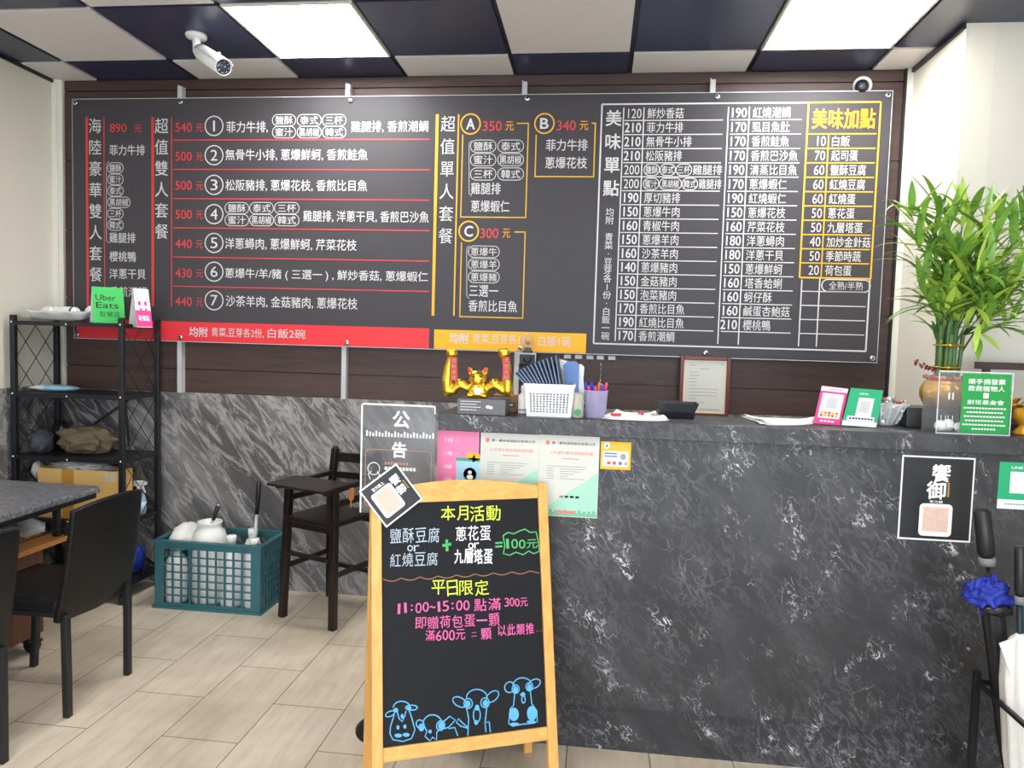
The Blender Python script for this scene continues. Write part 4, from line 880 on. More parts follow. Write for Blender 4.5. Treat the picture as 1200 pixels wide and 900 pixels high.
for i, (x0, y0, x1, y1, lb) in enumerate(((562, 506.5, 629.5, 600, 'pale insurance certificate beside the pink height chart, lower half hidden by the chalkboard'), (632.5, 509, 699.5, 607.5, 'pale insurance certificate with mint corner beside the amber sticker'))):
    t, a0, bb, a1, bt = poster('certificate_sheet', lb, 'certificate', x0, y0, x1, y1, M_paper2, 'certificates on the counter front'); wd, ht = a1-a0, bt-bb
    b = B(); PP.put(b, [(a0+wd*.12, bb+ht*.10), (a1-.002, bb+ht*.10), (a1-.002, bb+ht*.56)], [(0, 1, 2)], 0); PP.rect(b, a0+.002, bb+ht*.06, a1-.002, bb+ht*.10, o=.0017); obj('mint_print', b, M_mint, t, fixn=False)
    b = B(); PP.rect(b, a0+.002, bb+.003, a1-.002, bb+ht*.05, o=.0018); [PP.disc(b, a0+wd*(.06+.08*j), bb+ht*.06, wd*.03, ht*(.016+.008*(j % 3)), o=.0019) for j in range(12)]; obj('green_print', b, mat('sea_green', (110, 180, 150), .6, var=0), t, fixn=False)
    b = B(); PP.text(b, '第一產物保險股份有限公司', a0+wd*.57, bt-ht*.095, wd*.72, ht*.034, 0, .012); obj('title_lettering', b, M_blacktext, t, fixn=False)
    b = B()
    for j, (xa, wl) in enumerate(((.14, .66), (.14, .12), (.14, .12), (.14, .10), (.14, .12), (.14, .12))):
        yy = bt-ht*(.385+.03*j); PP.rect(b, a0+wd*xa, yy, a0+wd*(xa+wl), yy+.0022)
        if j: PP.rect(b, a0+wd*.36, yy, a0+wd*(.5+.09*((j*7) % 4)), yy+.0022)
    obj('grey_lettering', b, M_greytext, t, fixn=False)
    b = B(); PP.text(b, '公共意外責任保險證明書', a0+wd*.54, bt-ht*.215, wd*.72, ht*.042); PP.rect(b, a0+wd*.40, bt-ht*.29, a0+wd*.66, bt-ht*.28); PP.disc(b, a0+wd*.14, bt-ht*.095, .008, .008)
    for j in range(4): PP.rect(b, a0+wd*(.36+.09*j), bb+ht*.235, a0+wd*(.42+.09*j), bb+ht*.26)
    PP.rect(b, a0+wd*.30, bb+ht*.04, a0+wd*.62, bb+ht*.075, o=.0021); obj('red_lettering', b, M_redtext, t, fixn=False)
t, a0, bb, a1, bt = poster('sticker', 'small amber and white sticker with symbols on the counter front, under its top', 'sticker', 704.5, 517, 738.5, 551, M_yellow)
wd = a1-a0; b = B(); PP.rect(b, a0+.008, bb+wd*.1, a1-.008, bb+wd*.62); PP.disc(b, a0+wd*.2, bb+wd*.8, .011, .011); [PP.rect(b, a0+wd*.4, bt-wd*(.15+.11*j), a0+wd*(.92-.1*(j == 0)), bt-wd*(.11+.11*j)-.004) for j in range(3)]; obj('white_print', b, M_white, t, fixn=False)
b = B(); [PP.rect(b, a0+wd*.12, bb+wd*(.42+.09*j), a0+wd*.55, bb+wd*(.47+.09*j), o=.0022) for j in range(2)]; PP.rect(b, a0+wd*.6, bb+wd*.16, a0+wd*.72, bb+wd*.27, o=.0022); PP.put(b, [(a0+wd*.15, bb+wd*.74), (a0+wd*.25, bb+wd*.74), (a0+wd*.2, bb+wd*.88)], [(0, 1, 2)], 0, .0022); obj('blue_print', b, mat('blue_print', (70, 110, 180), .6, var=0), t, fixn=False)
b = B(); [PP.rect(b, a0+wd*(.22+.18*j), bb+wd*.16, a0+wd*(.34+.18*j), bb+wd*.27, o=.0022) for j in range(2)]; obj('red_print', b, mat('red_print2', (214, 84, 70), .6, var=0), t, fixn=False)
b = B(); PP.rect(b, a0+wd*.8, bb+wd*.16, a0+wd*.9, bb+wd*.27, o=.0022); PP.disc(b, a0+wd*.75, bb+wd*.44, wd*.1, wd*.11, o=.0022); obj('grey_print', b, M_greytext, t, fixn=False)
# black shop poster (its matrix code is left out)
t, a0, bb, a1, bt = poster('black_poster', 'black poster with white brush characters on the counter front, above the umbrellas', 'poster', 1057.5, 533, 1136.5, 636, M_white)
slab('black_print', PP, a0+.005, bb+.006, a1-.005, bt-.006, M_black, t, .001, .0018); wd, ht = a1-a0, bt-bb
PK = Plane((0, YP-.0003, 0), (1, 0, 0), (0, 0, 1), .0024)
slab('white_badge', PK, a0+wd*.28, bb+ht*.055, a0+wd*.73, bb+ht*.44, M_white, t, .0018, .0024, .014); slab('pale_print', PK, a0+wd*.33, bb+ht*.11, a0+wd*.68, bb+ht*.40, M_qr, t, .0018, .0027)
b = B(); PK.char(b, '饗', a0+wd*.545, bb+ht*.80, .054, 0, .03); PK.char(b, '御', a0+wd*.495, bb+ht*.595, .056, 0, .03); PK.text(b, '官方線', a0+wd*.5, bb+ht*.465, wd*.18, ht*.03, 0, .02); obj('white_lettering', b, M_white, t, fixn=False)
b = B(); [PK.rect(b, a0+wd*.645, bb+ht*(.53+.028*i), a0+wd*.67, bb+ht*(.55+.028*i)) for i in range(6)]; obj('gold_print', b, MATS['gold_print'], t, fixn=False)
t, a0, bb, a1, bt = poster('payment_sign', 'green and white payment card fixed to the counter front above the umbrellas', 'sign', 1171.5, 541, 1216, 598, M_green)
b = B(); wd, ht = a1-a0, bt-bb; PP.rect(b, a0, bb, a1, bb+ht*.2); PP.rect(b, a0+wd*.28, bb+ht*.34, a0+wd*.84, bb+ht*.8); PP.text(b, 'LINE Pay', a0+wd*.55, bb+ht*.88, wd*.5, ht*.07, 0, .02); obj('white_print', b, M_white, t, fixn=False)
b = B(); [PP.rect(b, a0+wd*(.18+.07*i), bb+ht*.09, a0+wd*(.23+.07*i), bb+ht*.12, o=.0022) for i in range(8)]; obj('green_lettering', b, M_green, t, fixn=False)

# ================================================================== on the counter, from left to right
ZT = ZC+.0005
# gold lucky cat on a grey printed box
t = thing('grey_box', 'grey printed box under the gold cat at the counter end', 'box', (2.375, -1.33, ZT))
b = B(); g0, g1 = ony(535.5, 486, -1.385).x, ony(592, 486, -1.385).x; b.span((g0, -1.385, ZT), (g1, -1.255, ZT+.056)); obj('box_body', b, mat('box_grey', (96, 96, 98), .5, var=.02), t, bev=.002)
GP = Plane((0, -1.3853, 0), (1, 0, 0), (0, 0, 1), .0005); b = B()
for i in range(4): [GP.rect(b, g0+.012+j*.0075, ZT+.046-i*.010, g0+.0175+j*.0075, ZT+.0485-i*.010) for j in range(10-(i % 2)*2)]
GP.disc(b, g0+.112, ZT+.03, .008, .006); GP.disc(b, g0+.122, ZT+.028, .007, .006); obj('white_lettering', b, M_white, t, fixn=False)
t = thing('brown_box', 'brown cardboard box behind the grey box and beside the white basket', 'box', (2.44, -1.2, ZT)); b = B(); g2, g3 = ony(577, 486, -1.24).x, ony(607.5, 486, -1.24).x; b.span((g2, -1.24, ZT), (g3, -1.14, ZT+.062)); obj('box_body', b, mat('kraft', (142, 104, 66), .7, var=.04), t)
b = B(); b.span((g3-.04, -1.2412, ZT+.018), (g3-.012, -1.2398, ZT+.036)); obj('sticker', b, M_black, t); b = B(); b.span((g3-.034, -1.2418, ZT+.024), (g3-.022, -1.2406, ZT+.03)); obj('mark', b, M_white, t)
YG = -1.318
t = thing('lucky_cat', 'gold cat figure flexing two raised muscular arms with red banners', 'figurine', (ony(560, 466, YG).x, YG, ZT+.056))
G = lambda x, y, dy=0: ony(x, y, YG)+Vector((0, dy, 0))
zc0 = ZT+.058
b = B()
b.ball(G(560, 442.5), (.036, .029, .027)); b.ball(G(560, 447.5, -.010), (.022, .018, .014)); tb = G(560, 459); b.ball(tb, (.044, .032, .036)); b.ball((tb.x, YG, zc0+.012), (.044, .034, .016))
for x, s in ((551.5, -1), (568.5, 1)): e = G(x, 436); b.tube([e+Vector((0, 0, -.006)), e+Vector((s*.003, 0, .010)), e+Vector((s*.004, 0, .017))], [.013, .009, .004], 10)
for s, xs in ((-1, (549, 540, 530, 524.5, 524, 526, 529.5)), (1, (571, 580, 590, 594.5, 595, 594, 591))):
    ys = (455, 450.5, 457, 459, 446, 430, 415)
    P7 = [G(x, y) for x, y in zip(xs, ys)]; b.tube(P7[:3], [.017, .021, .018], 10); b.ball(P7[1]+Vector((0, -.004, .006)), (.022, .018, .016)); b.ball(P7[3], (.020, .018, .019)); b.ball(P7[2]+Vector((0, 0, -.004)), (.024, .018, .015)); b.tube(P7[3:], [.020, .022, .017, .013], 12)
    b.ball(P7[6]+Vector((0, 0, .002)), (.024, .020, .018))
    for j in range(4): b.ball(P7[6]+Vector(((j-1.5)*.0088, -.012, .014)), (.0058, .009, .008))
    for j in (-1, 1): b.ball(Vector((tb.x+s*.026+j*.004, YG-.024, zc0+.008)), .009)
    fc = P7[4]; 
obj('cat_body', b, M_gold, t, remesh=.0028)
for s, x0, x1 in ((-1, 527, 535.5), (1, 588.5, 596.8)):
    q = [ony(x, y, YG-.021) for x, y in ((x0, 418.5), (x1, 418), (x1+1, 446), (x0+1, 446.5))]; b = B(); b.prism(q[::-1], (0, .002, 0)); o = obj('red_banner', b, mat('banner_red', (178, 30, 40), .4, var=.05), t)
    BP = Plane((0, YG-.0212, 0), (1, 0, 0), (0, 0, 1), .0006); b = B(); BP.V(b, '招財進寶' if s < 0 else '大吉大利', (x0+x1+1)/2, 422.5, 442.5, 5.2); obj('lettering', b, MATS['gold_print'], o, fixn=False)
for s in (-1, 1):
    e = G(560+s*9, 434, -.0105); b = B(); b.ball(e, (.0065, .004, .008)); obj('ear', b, M_red, t, label='red inner ear')
    e = G(560.5+s*4.6, 440.3, -.0265); b = B(); b.ball(e, (.0066, .004, .0066)); b.ball(e+Vector((-.001, -.004, .001)), .0016, 1); obj('eye', b, [M_black, M_white], t)
b = B(); b.ball(G(560.3, 447.5, -.0265), (.004, .003, .003)); obj('nose', b, M_red, t)
b = B(); e = G(561.5, 458, -.032); b.ball(e, (.016, .004, .014)); obj('bib', b, M_whiteplastic, t, label='pale bib')

# white bottle, basket of slips, picks, pens
t = thing('white_bottle', 'small white bottle between the brown box and white basket', 'bottle', (ony(612.5, 486, -1.27).x, -1.27, ZT))
b = B(); b.lathe([(0, 0), (.017, 0), (.018, .004), (.018, .066), (.008, .078), (.008, .084), (0, .084)], n=18); obj('bottle_body', b, M_whiteplastic, t, local=True)
b = B(); b.lathe([(0, .084), (.0095, .084), (.0095, .1), (.006, .104), (0, .104)], n=14); obj('cap', b, M_white, t, local=True)
b = B(); b.lathe([(.0184, .012), (.0184, .018)], n=18); obj('band', b, M_greytext, t, local=True)
kx0, kx1 = ony(617, 488, -1.365).x, ony(668.5, 489, -1.365).x; kc = (kx0+kx1)/2
t = thing('basket', 'white perforated plastic basket holding blue slips on the counter', 'basket', (kc, -1.295, ZT))
b = B(); hb, wb, wt, db, dt = .112, (kx1-kx0)/2, (kx1-kx0)/2+.009, .062, .07
def kw(s_, nx, nz, axis):
    """one tapering wall with a grid of holes"""
    def P(u, v):
        hwx = wb+(wt-wb)*v; hwy = db+(dt-db)*v; z = hb*v
        return Vector(((u-.5)*2*hwx, s_*hwy, z)) if axis == 0 else Vector((s_*hwx, (u-.5)*2*hwy, z))
    us = [0, .07]; 
    for i in range(nx): a = .07+.86*i/nx; e = .86/nx; us += [a+e*.2, a+e*.8]
    us += [.93, 1]; vs = [0, .13]
    for i in range(nz): a = .13+.64*i/nz; e = .64/nz; vs += [a+e*.2, a+e*.8]
    vs += [.77, 1]; V = {}
    g = lambda i, j: V.setdefault((i, j), b.bm.verts.new(P(us[i], vs[j])))
    for i in range(len(us)-1):
        for j in range(len(vs)-1):
            if 2 <= i < len(us)-3 and 2 <= j < len(vs)-3 and i % 2 == 0 and j % 2 == 0: continue
            b.bm.faces.new((g(i, j), g(i+1, j), g(i+1, j+1), g(i, j+1)))
for s_ in (-1, 1): kw(s_, 12, 8, 0); kw(s_, 8, 8, 1)
b.face([(-wb, -db, 0), (wb, -db, 0), (wb, db, 0), (-wb, db, 0)]); obj('basket_body', b, M_whiteplastic, t, local=True, solid=.0025)
b = B()
for s_ in (-1, 1): b.span((-wt-.004, s_*dt-.004, hb-.004), (wt+.004, s_*dt+.004, hb+.006)); b.span((s_*wt-.004, -dt, hb-.004), (s_*wt+.004, dt, hb+.006))
b.span((-.03, -dt-.006, hb-.016), (.03, -dt-.002, hb+.002)); obj('rim', b, M_whiteplastic, t, local=True)
M_slip = mat('slip_blue', (112, 140, 182), .5, var=.04); M_navy = mat('slip_navy', (26, 32, 48), .5, var=.05)
for i in range(12):
    q = i/11; rim = ony(617.5+39*q, 450, -1.30); a = R(46-36*q); up_ = .055+.05*q**.8; d = Vector((-math.sin(a), 0, math.cos(a))); n = Vector((math.cos(a), 0, math.sin(a))); low = min(.085, (rim.z-ZT-.008)/math.cos(a)); base = rim-d*low; L = low+up_
    t = thing('order_slip', 'blue slip fanned out in the white basket', 'slip', base, 0, 'blue slips fanned out in the white basket')
    def card(off, th, wy, m, nm):
        b = B(); c0 = base+n*off; b.hull8([c0+n*(k*th)+Vector((0, wy*y, 0))+d*z for z in (0, L) for k, y in ((0, -1), (1, -1), (1, 1), (0, 1))]); obj(nm, b, m, t)
    card(0, .0030, .058, M_slip, 'cover'); card(.0034, .0036, .055, M_navy, 'backing')
def leaner(name, label, px4, y, m, lean=.03):
    q = [ony(*p, y) for p in px4]; zm = min(v.z for v in q); b = B(); b.prism([v+Vector((0, lean*(v.z-zm)/.1, 0)) for v in q], (0, .002, 0)); return tag(obj(name, b, m), label, 'card', 'cards standing in the white basket')
leaner('menu_card', 'white card with pale print standing behind the blue card in the basket', ((656, 474), (686, 474), (682, 428), (651, 420)), -1.285, M_paper)
leaner('menu_card', 'broad blue card standing upright in the white basket', ((663, 472), (678, 472), (678.5, 427), (674, 423.5), (664, 424), (660, 428)), -1.305, mat('card_blue', (88, 122, 176), .5, var=.03), .02)
leaner('menu_card', 'narrow white card edge beside the broad blue card in the basket', ((676, 474), (681, 474), (684.5, 431), (681, 427)), -1.25, M_paper)
t = thing('toothpick_jar', 'small clear jar of toothpicks with a green label beside the basket', 'jar', (ony(676.5, 489, -1.335).x, -1.335, ZT))
b = B(); b.lathe([(0, 0), (.0215, 0), (.0225, .004), (.0225, .082), (.0205, .082), (.0205, .003), (0, .003)], n=20); obj('jar_body', b, mat('cloudy_plastic', (226, 226, 216), .2, alpha=.45, var=0), t, local=True)
b = B(); b.prism([(.012*math.cos(2*math.pi*k/20)+.001, -.0235-.0005, .021+.012*math.sin(2*math.pi*k/20)) for k in range(20)], (0, .002, 0)); obj('label_disc', b, M_signgreen, t, local=True)
tx_, ty_ = t.location.x, t.location.y; proto = None
for i in range(30):
    a = i*2.4; r = .0172*math.sqrt((i+.5)/30); loc = (tx_+r*math.cos(a), ty_+r*math.sin(a), ZT+.0035)
    if proto is None:
        b = B(); b.tube([(0, 0, 0), (0, 0, .078), (0, 0, .082)], [.0011, .0011, .0004], 5); proto = obj('toothpick', b, mat('pick_wood', (222, 208, 172), .6, var=.06)); tag(proto, 'pale wooden toothpick standing in the small clear jar', 'toothpick', 'toothpicks in the jar'); proto.location = loc
    else: o = proto.copy(); COL.objects.link(o); o.location = (loc[0], loc[1], loc[2]+.003*(i % 3))
pc = ony(697.5, 490, -1.32)
t = thing('pen_cup', 'translucent lavender pen cup on the counter beside the toothpick jar', 'cup', (pc.x, -1.32, ZT))
b = B(); b.lathe([(0, 0), (.034, 0), (.036, .003), (.043, .098), (.045, .1), (.041, .1), (.0335, .004), (0, .004)], n=28); obj('cup_body', b, mat('lavender_plastic', (186, 178, 216), .25, alpha=.62, var=.12, bscale=24), t, local=True)
for i, (dx, dy, lx, ly, col, nm) in enumerate(((-.012, .008, -.05, .01, (40, 60, 190), 'blue'), (-.004, -.012, -.036, -.02, (216, 44, 84), 'red'), (.0, .014, -.022, .02, (44, 62, 196), 'blue'), (.006, -.014, -.006, -.026, (214, 46, 80), 'red'), (.012, .006, .012, .022, (222, 120, 60), 'orange'), (.012, -.004, .026, -.008, (46, 60, 190), 'blue'), (.014, .01, .046, .006, (226, 60, 120), 'pink'))):
    lab = {'blue': 'blue ballpoint pen standing in the lavender cup', 'red': 'red ballpoint pen standing in the lavender cup', 'orange': 'orange pen in the middle of the lavender cup', 'pink': 'pink pen leaning outwards from the lavender cup'}[nm]
    p0, p1 = Vector((pc.x+dx, -1.32+dy, ZT+.006)), Vector((pc.x+lx*.8, -1.32+ly, ZT+.128-.012*(i % 2)))
    t = thing('pen', lab, 'pen', p0, 0, 'pens in the lavender cup'); b = B(); b.tube([p0, p0.lerp(p1, .62)], .0045, 8); obj('barrel', b, M_whiteplastic, t); b = B(); b.tube([p0.lerp(p1, .62), p0.lerp(p1, .97), p1], [.0058, .0055, .003], 8); obj('cap', b, mat('pen_'+nm, col, .35, var=0), t)
# loose papers and trays
def papers(name, label, px4, k, seed):
    r2 = random.Random(seed); q = [onz(*p, ZT) for p in px4]
    for v in q: v.y = min(max(v.y, YS+.004), -1.085)
    b = B()
    for i in range(k):
        z = .0006*i+.0004; c = sum(q, Vector())/4; a = R(r2.uniform(-4, 4)); rot = Matrix.Rotation(a, 3, 'Z')
        def f(u, v, i=i):
            p = q[0].lerp(q[1], u).lerp(q[3].lerp(q[2], u), v); p = c+rot @ (p-c)*(1-.03*i/k)
            p.z = ZT+z+(.030 if i == k-1 else .010)*max(0, abs(u-.5)*2-.45)**2*(1+.4*math.sin(7*v)); p.y = min(max(p.y, YS+.003), -1.08); return p
        b.sheet(f, 10, 8)
    return obj(name, b, M_paper, solid=.0006)
tag(papers('paper_sheets', None, ((707, 491.5), (783, 494), (768, 485), (722, 482)), 5, 1), 'white paper slips with red clips beside the pen cup', 'papers')
tag(papers('paper_sheets', None, ((894, 498.5), (952, 498), (940, 486.5), (868, 487.5)), 6, 2), 'loose stack of white papers right of the framed certificate', 'papers')
for px, py, lb, a in ((722.5, 486, 'red clip on the white slips, nearer the pen cup', .4), (751.5, 484.5, 'red clip on the white slips, nearer the black trays', -1.2)):
    p = onz(px, py, ZT+.012); p.y = min(p.y, -1.1); b = B(); d = Vector((math.cos(a), math.sin(a), 0)); b.tube([p-d*.016, p+d*.014, p+d*.018], [.005, .0055, .003], 8); b.ball(p-d*.016, .0065); tag(obj('paper_clip', b, M_red), lb, 'clip', 'red clips on the slips')
t0 = ony(792, 489, -1.20)
for i, (z, h, w0, w1, lb) in enumerate(((0, .022, .062, .066, 'shallow black tray at the bottom of the stack before the framed certificate'), (.0225, .034, .064, .074, 'deeper black tray on top of the stack before the framed certificate'))):
    b = B(); c = Vector((t0.x, -1.18, ZT+z)); 
    lo = [c+Vector((sx*w0, sy*.05, 0)) for sx, sy in ((-1, -1), (1, -1), (1, 1), (-1, 1))]; hi = [c+Vector((sx*w1+.004*i, sy*.056, h)) for sx, sy in ((-1, -1), (1, -1), (1, 1), (-1, 1))]; li = [v*.9+c*.1+Vector((0, 0, .004)) for v in lo]; hi2 = [c+Vector((sx*(w1-.004)+.004*i, sy*.052, h)) for sx, sy in ((-1, -1), (1, -1), (1, 1), (-1, 1))]
    for A_, C_ in ((lo, hi), (hi, hi2), (hi2, li)):
        for k in range(4): b.face([A_[k], A_[(k+1) % 4], C_[(k+1) % 4], C_[k]])
    b.face(lo[::-1]); b.face(li); bmesh.ops.remove_doubles(b.bm, verts=b.bm.verts, dist=.0001); tag(obj('payment_tray', b, mat('tray_black', (18, 20, 28), .4, var=.03)), lb, 'tray', 'black trays on the counter')
# two leaning pay cards (matrix codes left out)
def paycard(name, label, px4, y, m):
    pl = Plane((0, y, ZT), (1, 0, 0), (0, .26, .965), .0022); q = [pl.px(*p) for p in px4]; zb = min(v[1] for v in q); q = [(a, max(c-zb+.001, .001)) for a, c in q]
    t = thing(name, label, 'payment card', (sum(a for a, _ in q)/4, y, ZT)); b = B(); b.prism([pl.at(a, c, 0) for a, c in q], pl.n*.002); obj('card_front', b, m, t)
    a0, a1 = q[0][0], q[1][0]; b = B(); b.prism([pl.at(a0+.03, .004, 0), pl.at(a1-.03, .004, 0), pl.at((a0+a1)/2, .09, 0)], (0, .03, .0)); obj('easel', b, m, t)
    return t, pl, q
def inset(pl, q, u0, v0, u1, v1):
    L = lambda u, v: tuple((Vector(q[0]).lerp(Vector(q[1]), u)).lerp(Vector(q[3]).lerp(Vector(q[2]), u), v)); return [L(u0, v0), L(u1, v0), L(u1, v1), L(u0, v1)]
t, pl, q = paycard('payment_card', 'pink and white leaning payment card beside the green one', ((953, 495.5), (984.5, 498.5), (994, 455.5), (963, 452)), -1.255, M_pink)
b = B(); 
for k in ((.1, .16, .9, .82), (.0, .88, 1, .995)): pl.put(b, inset(pl, q, *k), [(0, 1, 2, 3)], 0)
obj('white_print', b, M_white, t, fixn=False); b = B()
for i in range(5):
    for j in range(2): pl.put(b, inset(pl, q, .16+.14*i, .20+.07*j, .27+.14*i, .26+.07*j), [(0, 1, 2, 3)], (i+j) % 3, .0026)
obj('coloured_print', b, [M_red, M_yellow, mat('logo_orange', (220, 120, 60), .5, var=0)], t, fixn=False)
b = B(); pl.put(b, inset(pl, q, .3, .42, .72, .72), [(0, 1, 2, 3)], 0, .0026); obj('pale_print', b, mat('pale_grey_print', (200, 198, 196), .6, var=.05), t, fixn=False)
b = B(); [pl.put(b, inset(pl, q, .22+.14*i, .06, .32+.14*i, .10), [(0, 1, 2, 3)], 0) for i in range(4)]; [pl.put(b, inset(pl, q, .28+.1*i, .92, .35+.1*i, .95), [(0, 1, 2, 3)], 1, .0027) for i in range(5)]; obj('small_lettering', b, [M_white, M_pink], t, fixn=False)
t, pl, q = paycard('payment_card', 'green leaning payment card with white foot beside the glass bowl', ((986, 499.5), (1026.5, 502.5), (1035, 459), (997, 456)), -1.275, M_green)
b = B()
for k in ((.0, .0, 1, .13), (.1, .14, .9, .26), (.32, .24, .78, .76)): pl.put(b, inset(pl, q, *k), [(0, 1, 2, 3)], 0)
pl.text(b, 'LINE Pay', sum(v[0] for v in q)/4+.006, q[2][1]-.016, .03, .008, 0, .02); obj('white_print', b, M_white, t, fixn=False)
b = B(); pl.put(b, inset(pl, q, .40, .36, .70, .68), [(0, 1, 2, 3)], 0, .0026); obj('pale_print', b, MATS['pale_grey_print'], t, fixn=False)
b = B(); [pl.put(b, inset(pl, q, .16+.09*i, .175, .23+.09*i, .225), [(0, 1, 2, 3)], 0, .0026) for i in range(8)]; obj('blue_lettering', b, mat('navy_print', (40, 60, 120)), t, fixn=False)
# glass bowl of sweets
bc = ony(1040, 499, -1.20); t = thing('glass_bowl', 'clear glass bowl of wrapped sweets behind the green payment card', 'bowl', (bc.x, -1.17, ZT))
b = B(); pr = [(0, 0), (.03, 0), (.036, .006), (.055, .04), (.075, .082), (.078, .086), (.073, .083), (.05, .042), (.03, .012), (0, .01)]; b.lathe(pr, n=28); obj('bowl_body', b, mat('cut_glass', (232, 238, 238), .06, alpha=.35, var=0), t, local=True)
b = B()
for i in range(14): a = 2*math.pi*i/14; b.bar((.04*math.cos(a), .04*math.sin(a), .008), (.077*math.cos(a+.15), .077*math.sin(a+.15), .083), .003, .002)
obj('cut_ribs', b, mat('glass_rib', (240, 244, 244), .1, alpha=.7, var=0), t, local=True)
r3 = random.Random(9); protos = []
for lab, m in (('red wrapped sweet in the glass bowl', mat('sweet_red', (170, 36, 52), .35, var=0)), ('white wrapped sweet in the glass bowl', M_white), ('green wrapped sweet in the glass bowl', mat('sweet_green', (90, 130, 90), .4, var=0)), ('silver wrapped sweet in the glass bowl', M_chrome)):
    b = B(); b.ball((0, 0, .0062), (.011, .0075, .006), 0, 10); b.tube([(-.018, 0, .0062), (-.011, 0, .0062)], [.005, .002], 6); b.tube([(.011, 0, .0062), (.018, 0, .0062)], [.002, .005], 6)
    o = obj('wrapped_sweet', b, m); tag(o, lab, 'sweet', 'wrapped sweets in the glass bowl'); protos.append(o)
k = 0
for lay, (z, rmax, num) in enumerate(((.012, .026, 6), (.026, .036, 9), (.040, .044, 11), (.054, .052, 13), (.068, .058, 14), (.081, .052, 12), (.092, .03, 6))):
    for q in range(num):
        a = 2*math.pi*q/num*(1 if q % 2 else 1)+lay; r = rmax*(.92 if q % 3 else .45); pos = (bc.x+r*math.cos(a), -1.17+r*math.sin(a), ZT+z)
        o = protos[k] if k < 4 else protos[(0, 1, 2, 0, 3, 1)[k % 6]].copy()
        if k >= 4: COL.objects.link(o)
        o.location = pos; o.rotation_euler = (r3.uniform(-.3, .3), r3.uniform(-.3, .3), r3.uniform(0, 6)); k += 1

# black block, plinth, donation box
kb0, kb1 = ony(1053, 498, -1.16).x, ony(1135, 498, -1.16).x
t = thing('black_case', 'black case on the counter that the gold plant pot stands on', 'case', ((kb0+kb1)/2, -1.16, ZT)); b = B(); b.span((kb0, -1.225, ZT), (kb1, -1.075, ZT+.072)); obj('case_body', b, M_black, t, bev=.004); b = B(); b.span((kb0-.001, -1.226, ZT+.05), (kb1+.001, -1.074, ZT+.052)); obj('lid_seam', b, M_blackmetal, t)
t = thing('wooden_plinth', 'low dark brown wooden plinth behind the donation box and gold urn', 'plinth', (4.42, -1.17, ZT)); b = B(); b.span((4.155, -1.235, ZT), (4.75, -1.08, ZT+.022)); b.span((4.165, -1.225, ZT+.022), (4.74, -1.085, ZT+.058)); b.span((4.158, -1.232, ZT+.058), (4.747, -1.082, ZT+.072)); obj('plinth_body', b, M_plinth, t, bev=.003)
d0, d1, dz1 = 3.928, 4.157, .206
t = thing('donation_box', 'clear acrylic donation box with a green notice, before the gold pot', 'donation box', (4.04, -1.31, ZT))
for nm, a, c in (('front_panel', (d0, -1.372, ZT), (d1, -1.369, ZT+dz1)), ('back_panel', (d0, -1.262, ZT), (d1, -1.259, ZT+dz1)), ('side_panel', (d0, -1.369, ZT), (d0+.003, -1.262, ZT+dz1)), ('side_panel', (d1-.003, -1.369, ZT), (d1, -1.262, ZT+dz1)), ('top_panel', (d0, -1.372, ZT+dz1), (d1, -1.259, ZT+dz1+.003))):
    b = B(); b.span(a, c); obj(nm, b, M_acry, t)
b = B()
for x in (d0, d1): b.span((x-.0015, -1.3735, ZT), (x+.0015, -1.3715, ZT+dz1))
b.span((d0, -1.3735, ZT+dz1), (d1, -1.3715, ZT+dz1+.004)); b.span((d0, -1.3735, ZT), (d1, -1.3715, ZT+.004)); b.span((d0+.02, -1.33, ZT+dz1+.003), (d0+.08, -1.32, ZT+dz1+.004)); obj('bright_edge', b, M_edge, t)
DP = Plane((0, -1.3738, 0), (1, 0, 0), (0, 0, 1), .0014); s0, s1 = DP.px(1126.5, 470)[0], d1-.006; sb, st = ZT+.006, ZT+dz1-.002; sw, sh = s1-s0, st-sb
b = B(); DP.rect(b, s0, sb, s1, st, o=0); b.prism([DP.at(s0, sb, 0), DP.at(s1, sb, 0), DP.at(s1, st, 0), DP.at(s0, st, 0)], DP.n*.001) ; obj('green_notice', b, M_signgreen, t)
b = B(); sc = (s0+s1)/2; DP.text(b, '順手捐發票', sc, st-sh*.13, sw*.76, sh*.09, 0, .012); DP.text(b, '救救植物人', sc, st-sh*.245, sw*.76, sh*.09, 0, .012); DP.rect(b, sc-.008, st-sh*.41, sc+.008, st-sh*.32); DP.text(b, '創世基金會', sc, st-sh*.475, sw*.76, sh*.075, 0, .008)
for i, wl in enumerate((.88, .76, .86, .8, .9, .5)):
    n = int(16*wl); [DP.rect(b, sc-sw*wl/2+sw*wl*j/n, sb+sh*(.41-.07*i), sc-sw*wl/2+sw*wl*(j+.72)/n, sb+sh*(.435-.07*i)) for j in range(n)]
obj('white_lettering', b, M_white, t, fixn=False)
b = B(); [DP.stroke(b, [(d0+.012+.022*i, ZT+.062), (d0+.012+.022*i, ZT+.038), (d0+.026+.022*i, ZT+.038), (d0+.026+.022*i, ZT+.062)], .0025) for i in range(2)]; [DP.rect(b, d0+.03+.012*i, ZT+.115, d0+.036+.012*i, ZT+.138) for i in range(2)]; obj('white_emblem', b, M_edge, t, fixn=False)
r4 = random.Random(2)
for i, (x, y, z, rr_, lb) in enumerate(((3.962, -1.325, .022, (.022, .02, .02), 'rolled white receipt farthest from the green notice in the donation box'), (3.992, -1.31, .024, (.022, .022, .022), 'crumpled receipt in the middle of the donation box'), (4.018, -1.335, .020, (.018, .018, .019), 'white receipt ball beside the green notice inside the donation box'))):
    b = crumple((x, y, ZT+z), rr_, None, None, 60+i, amp=.3, n=26, flat=.95); tag(obj('receipt', b, M_paper), lb, 'receipt', 'receipts in the donation box')

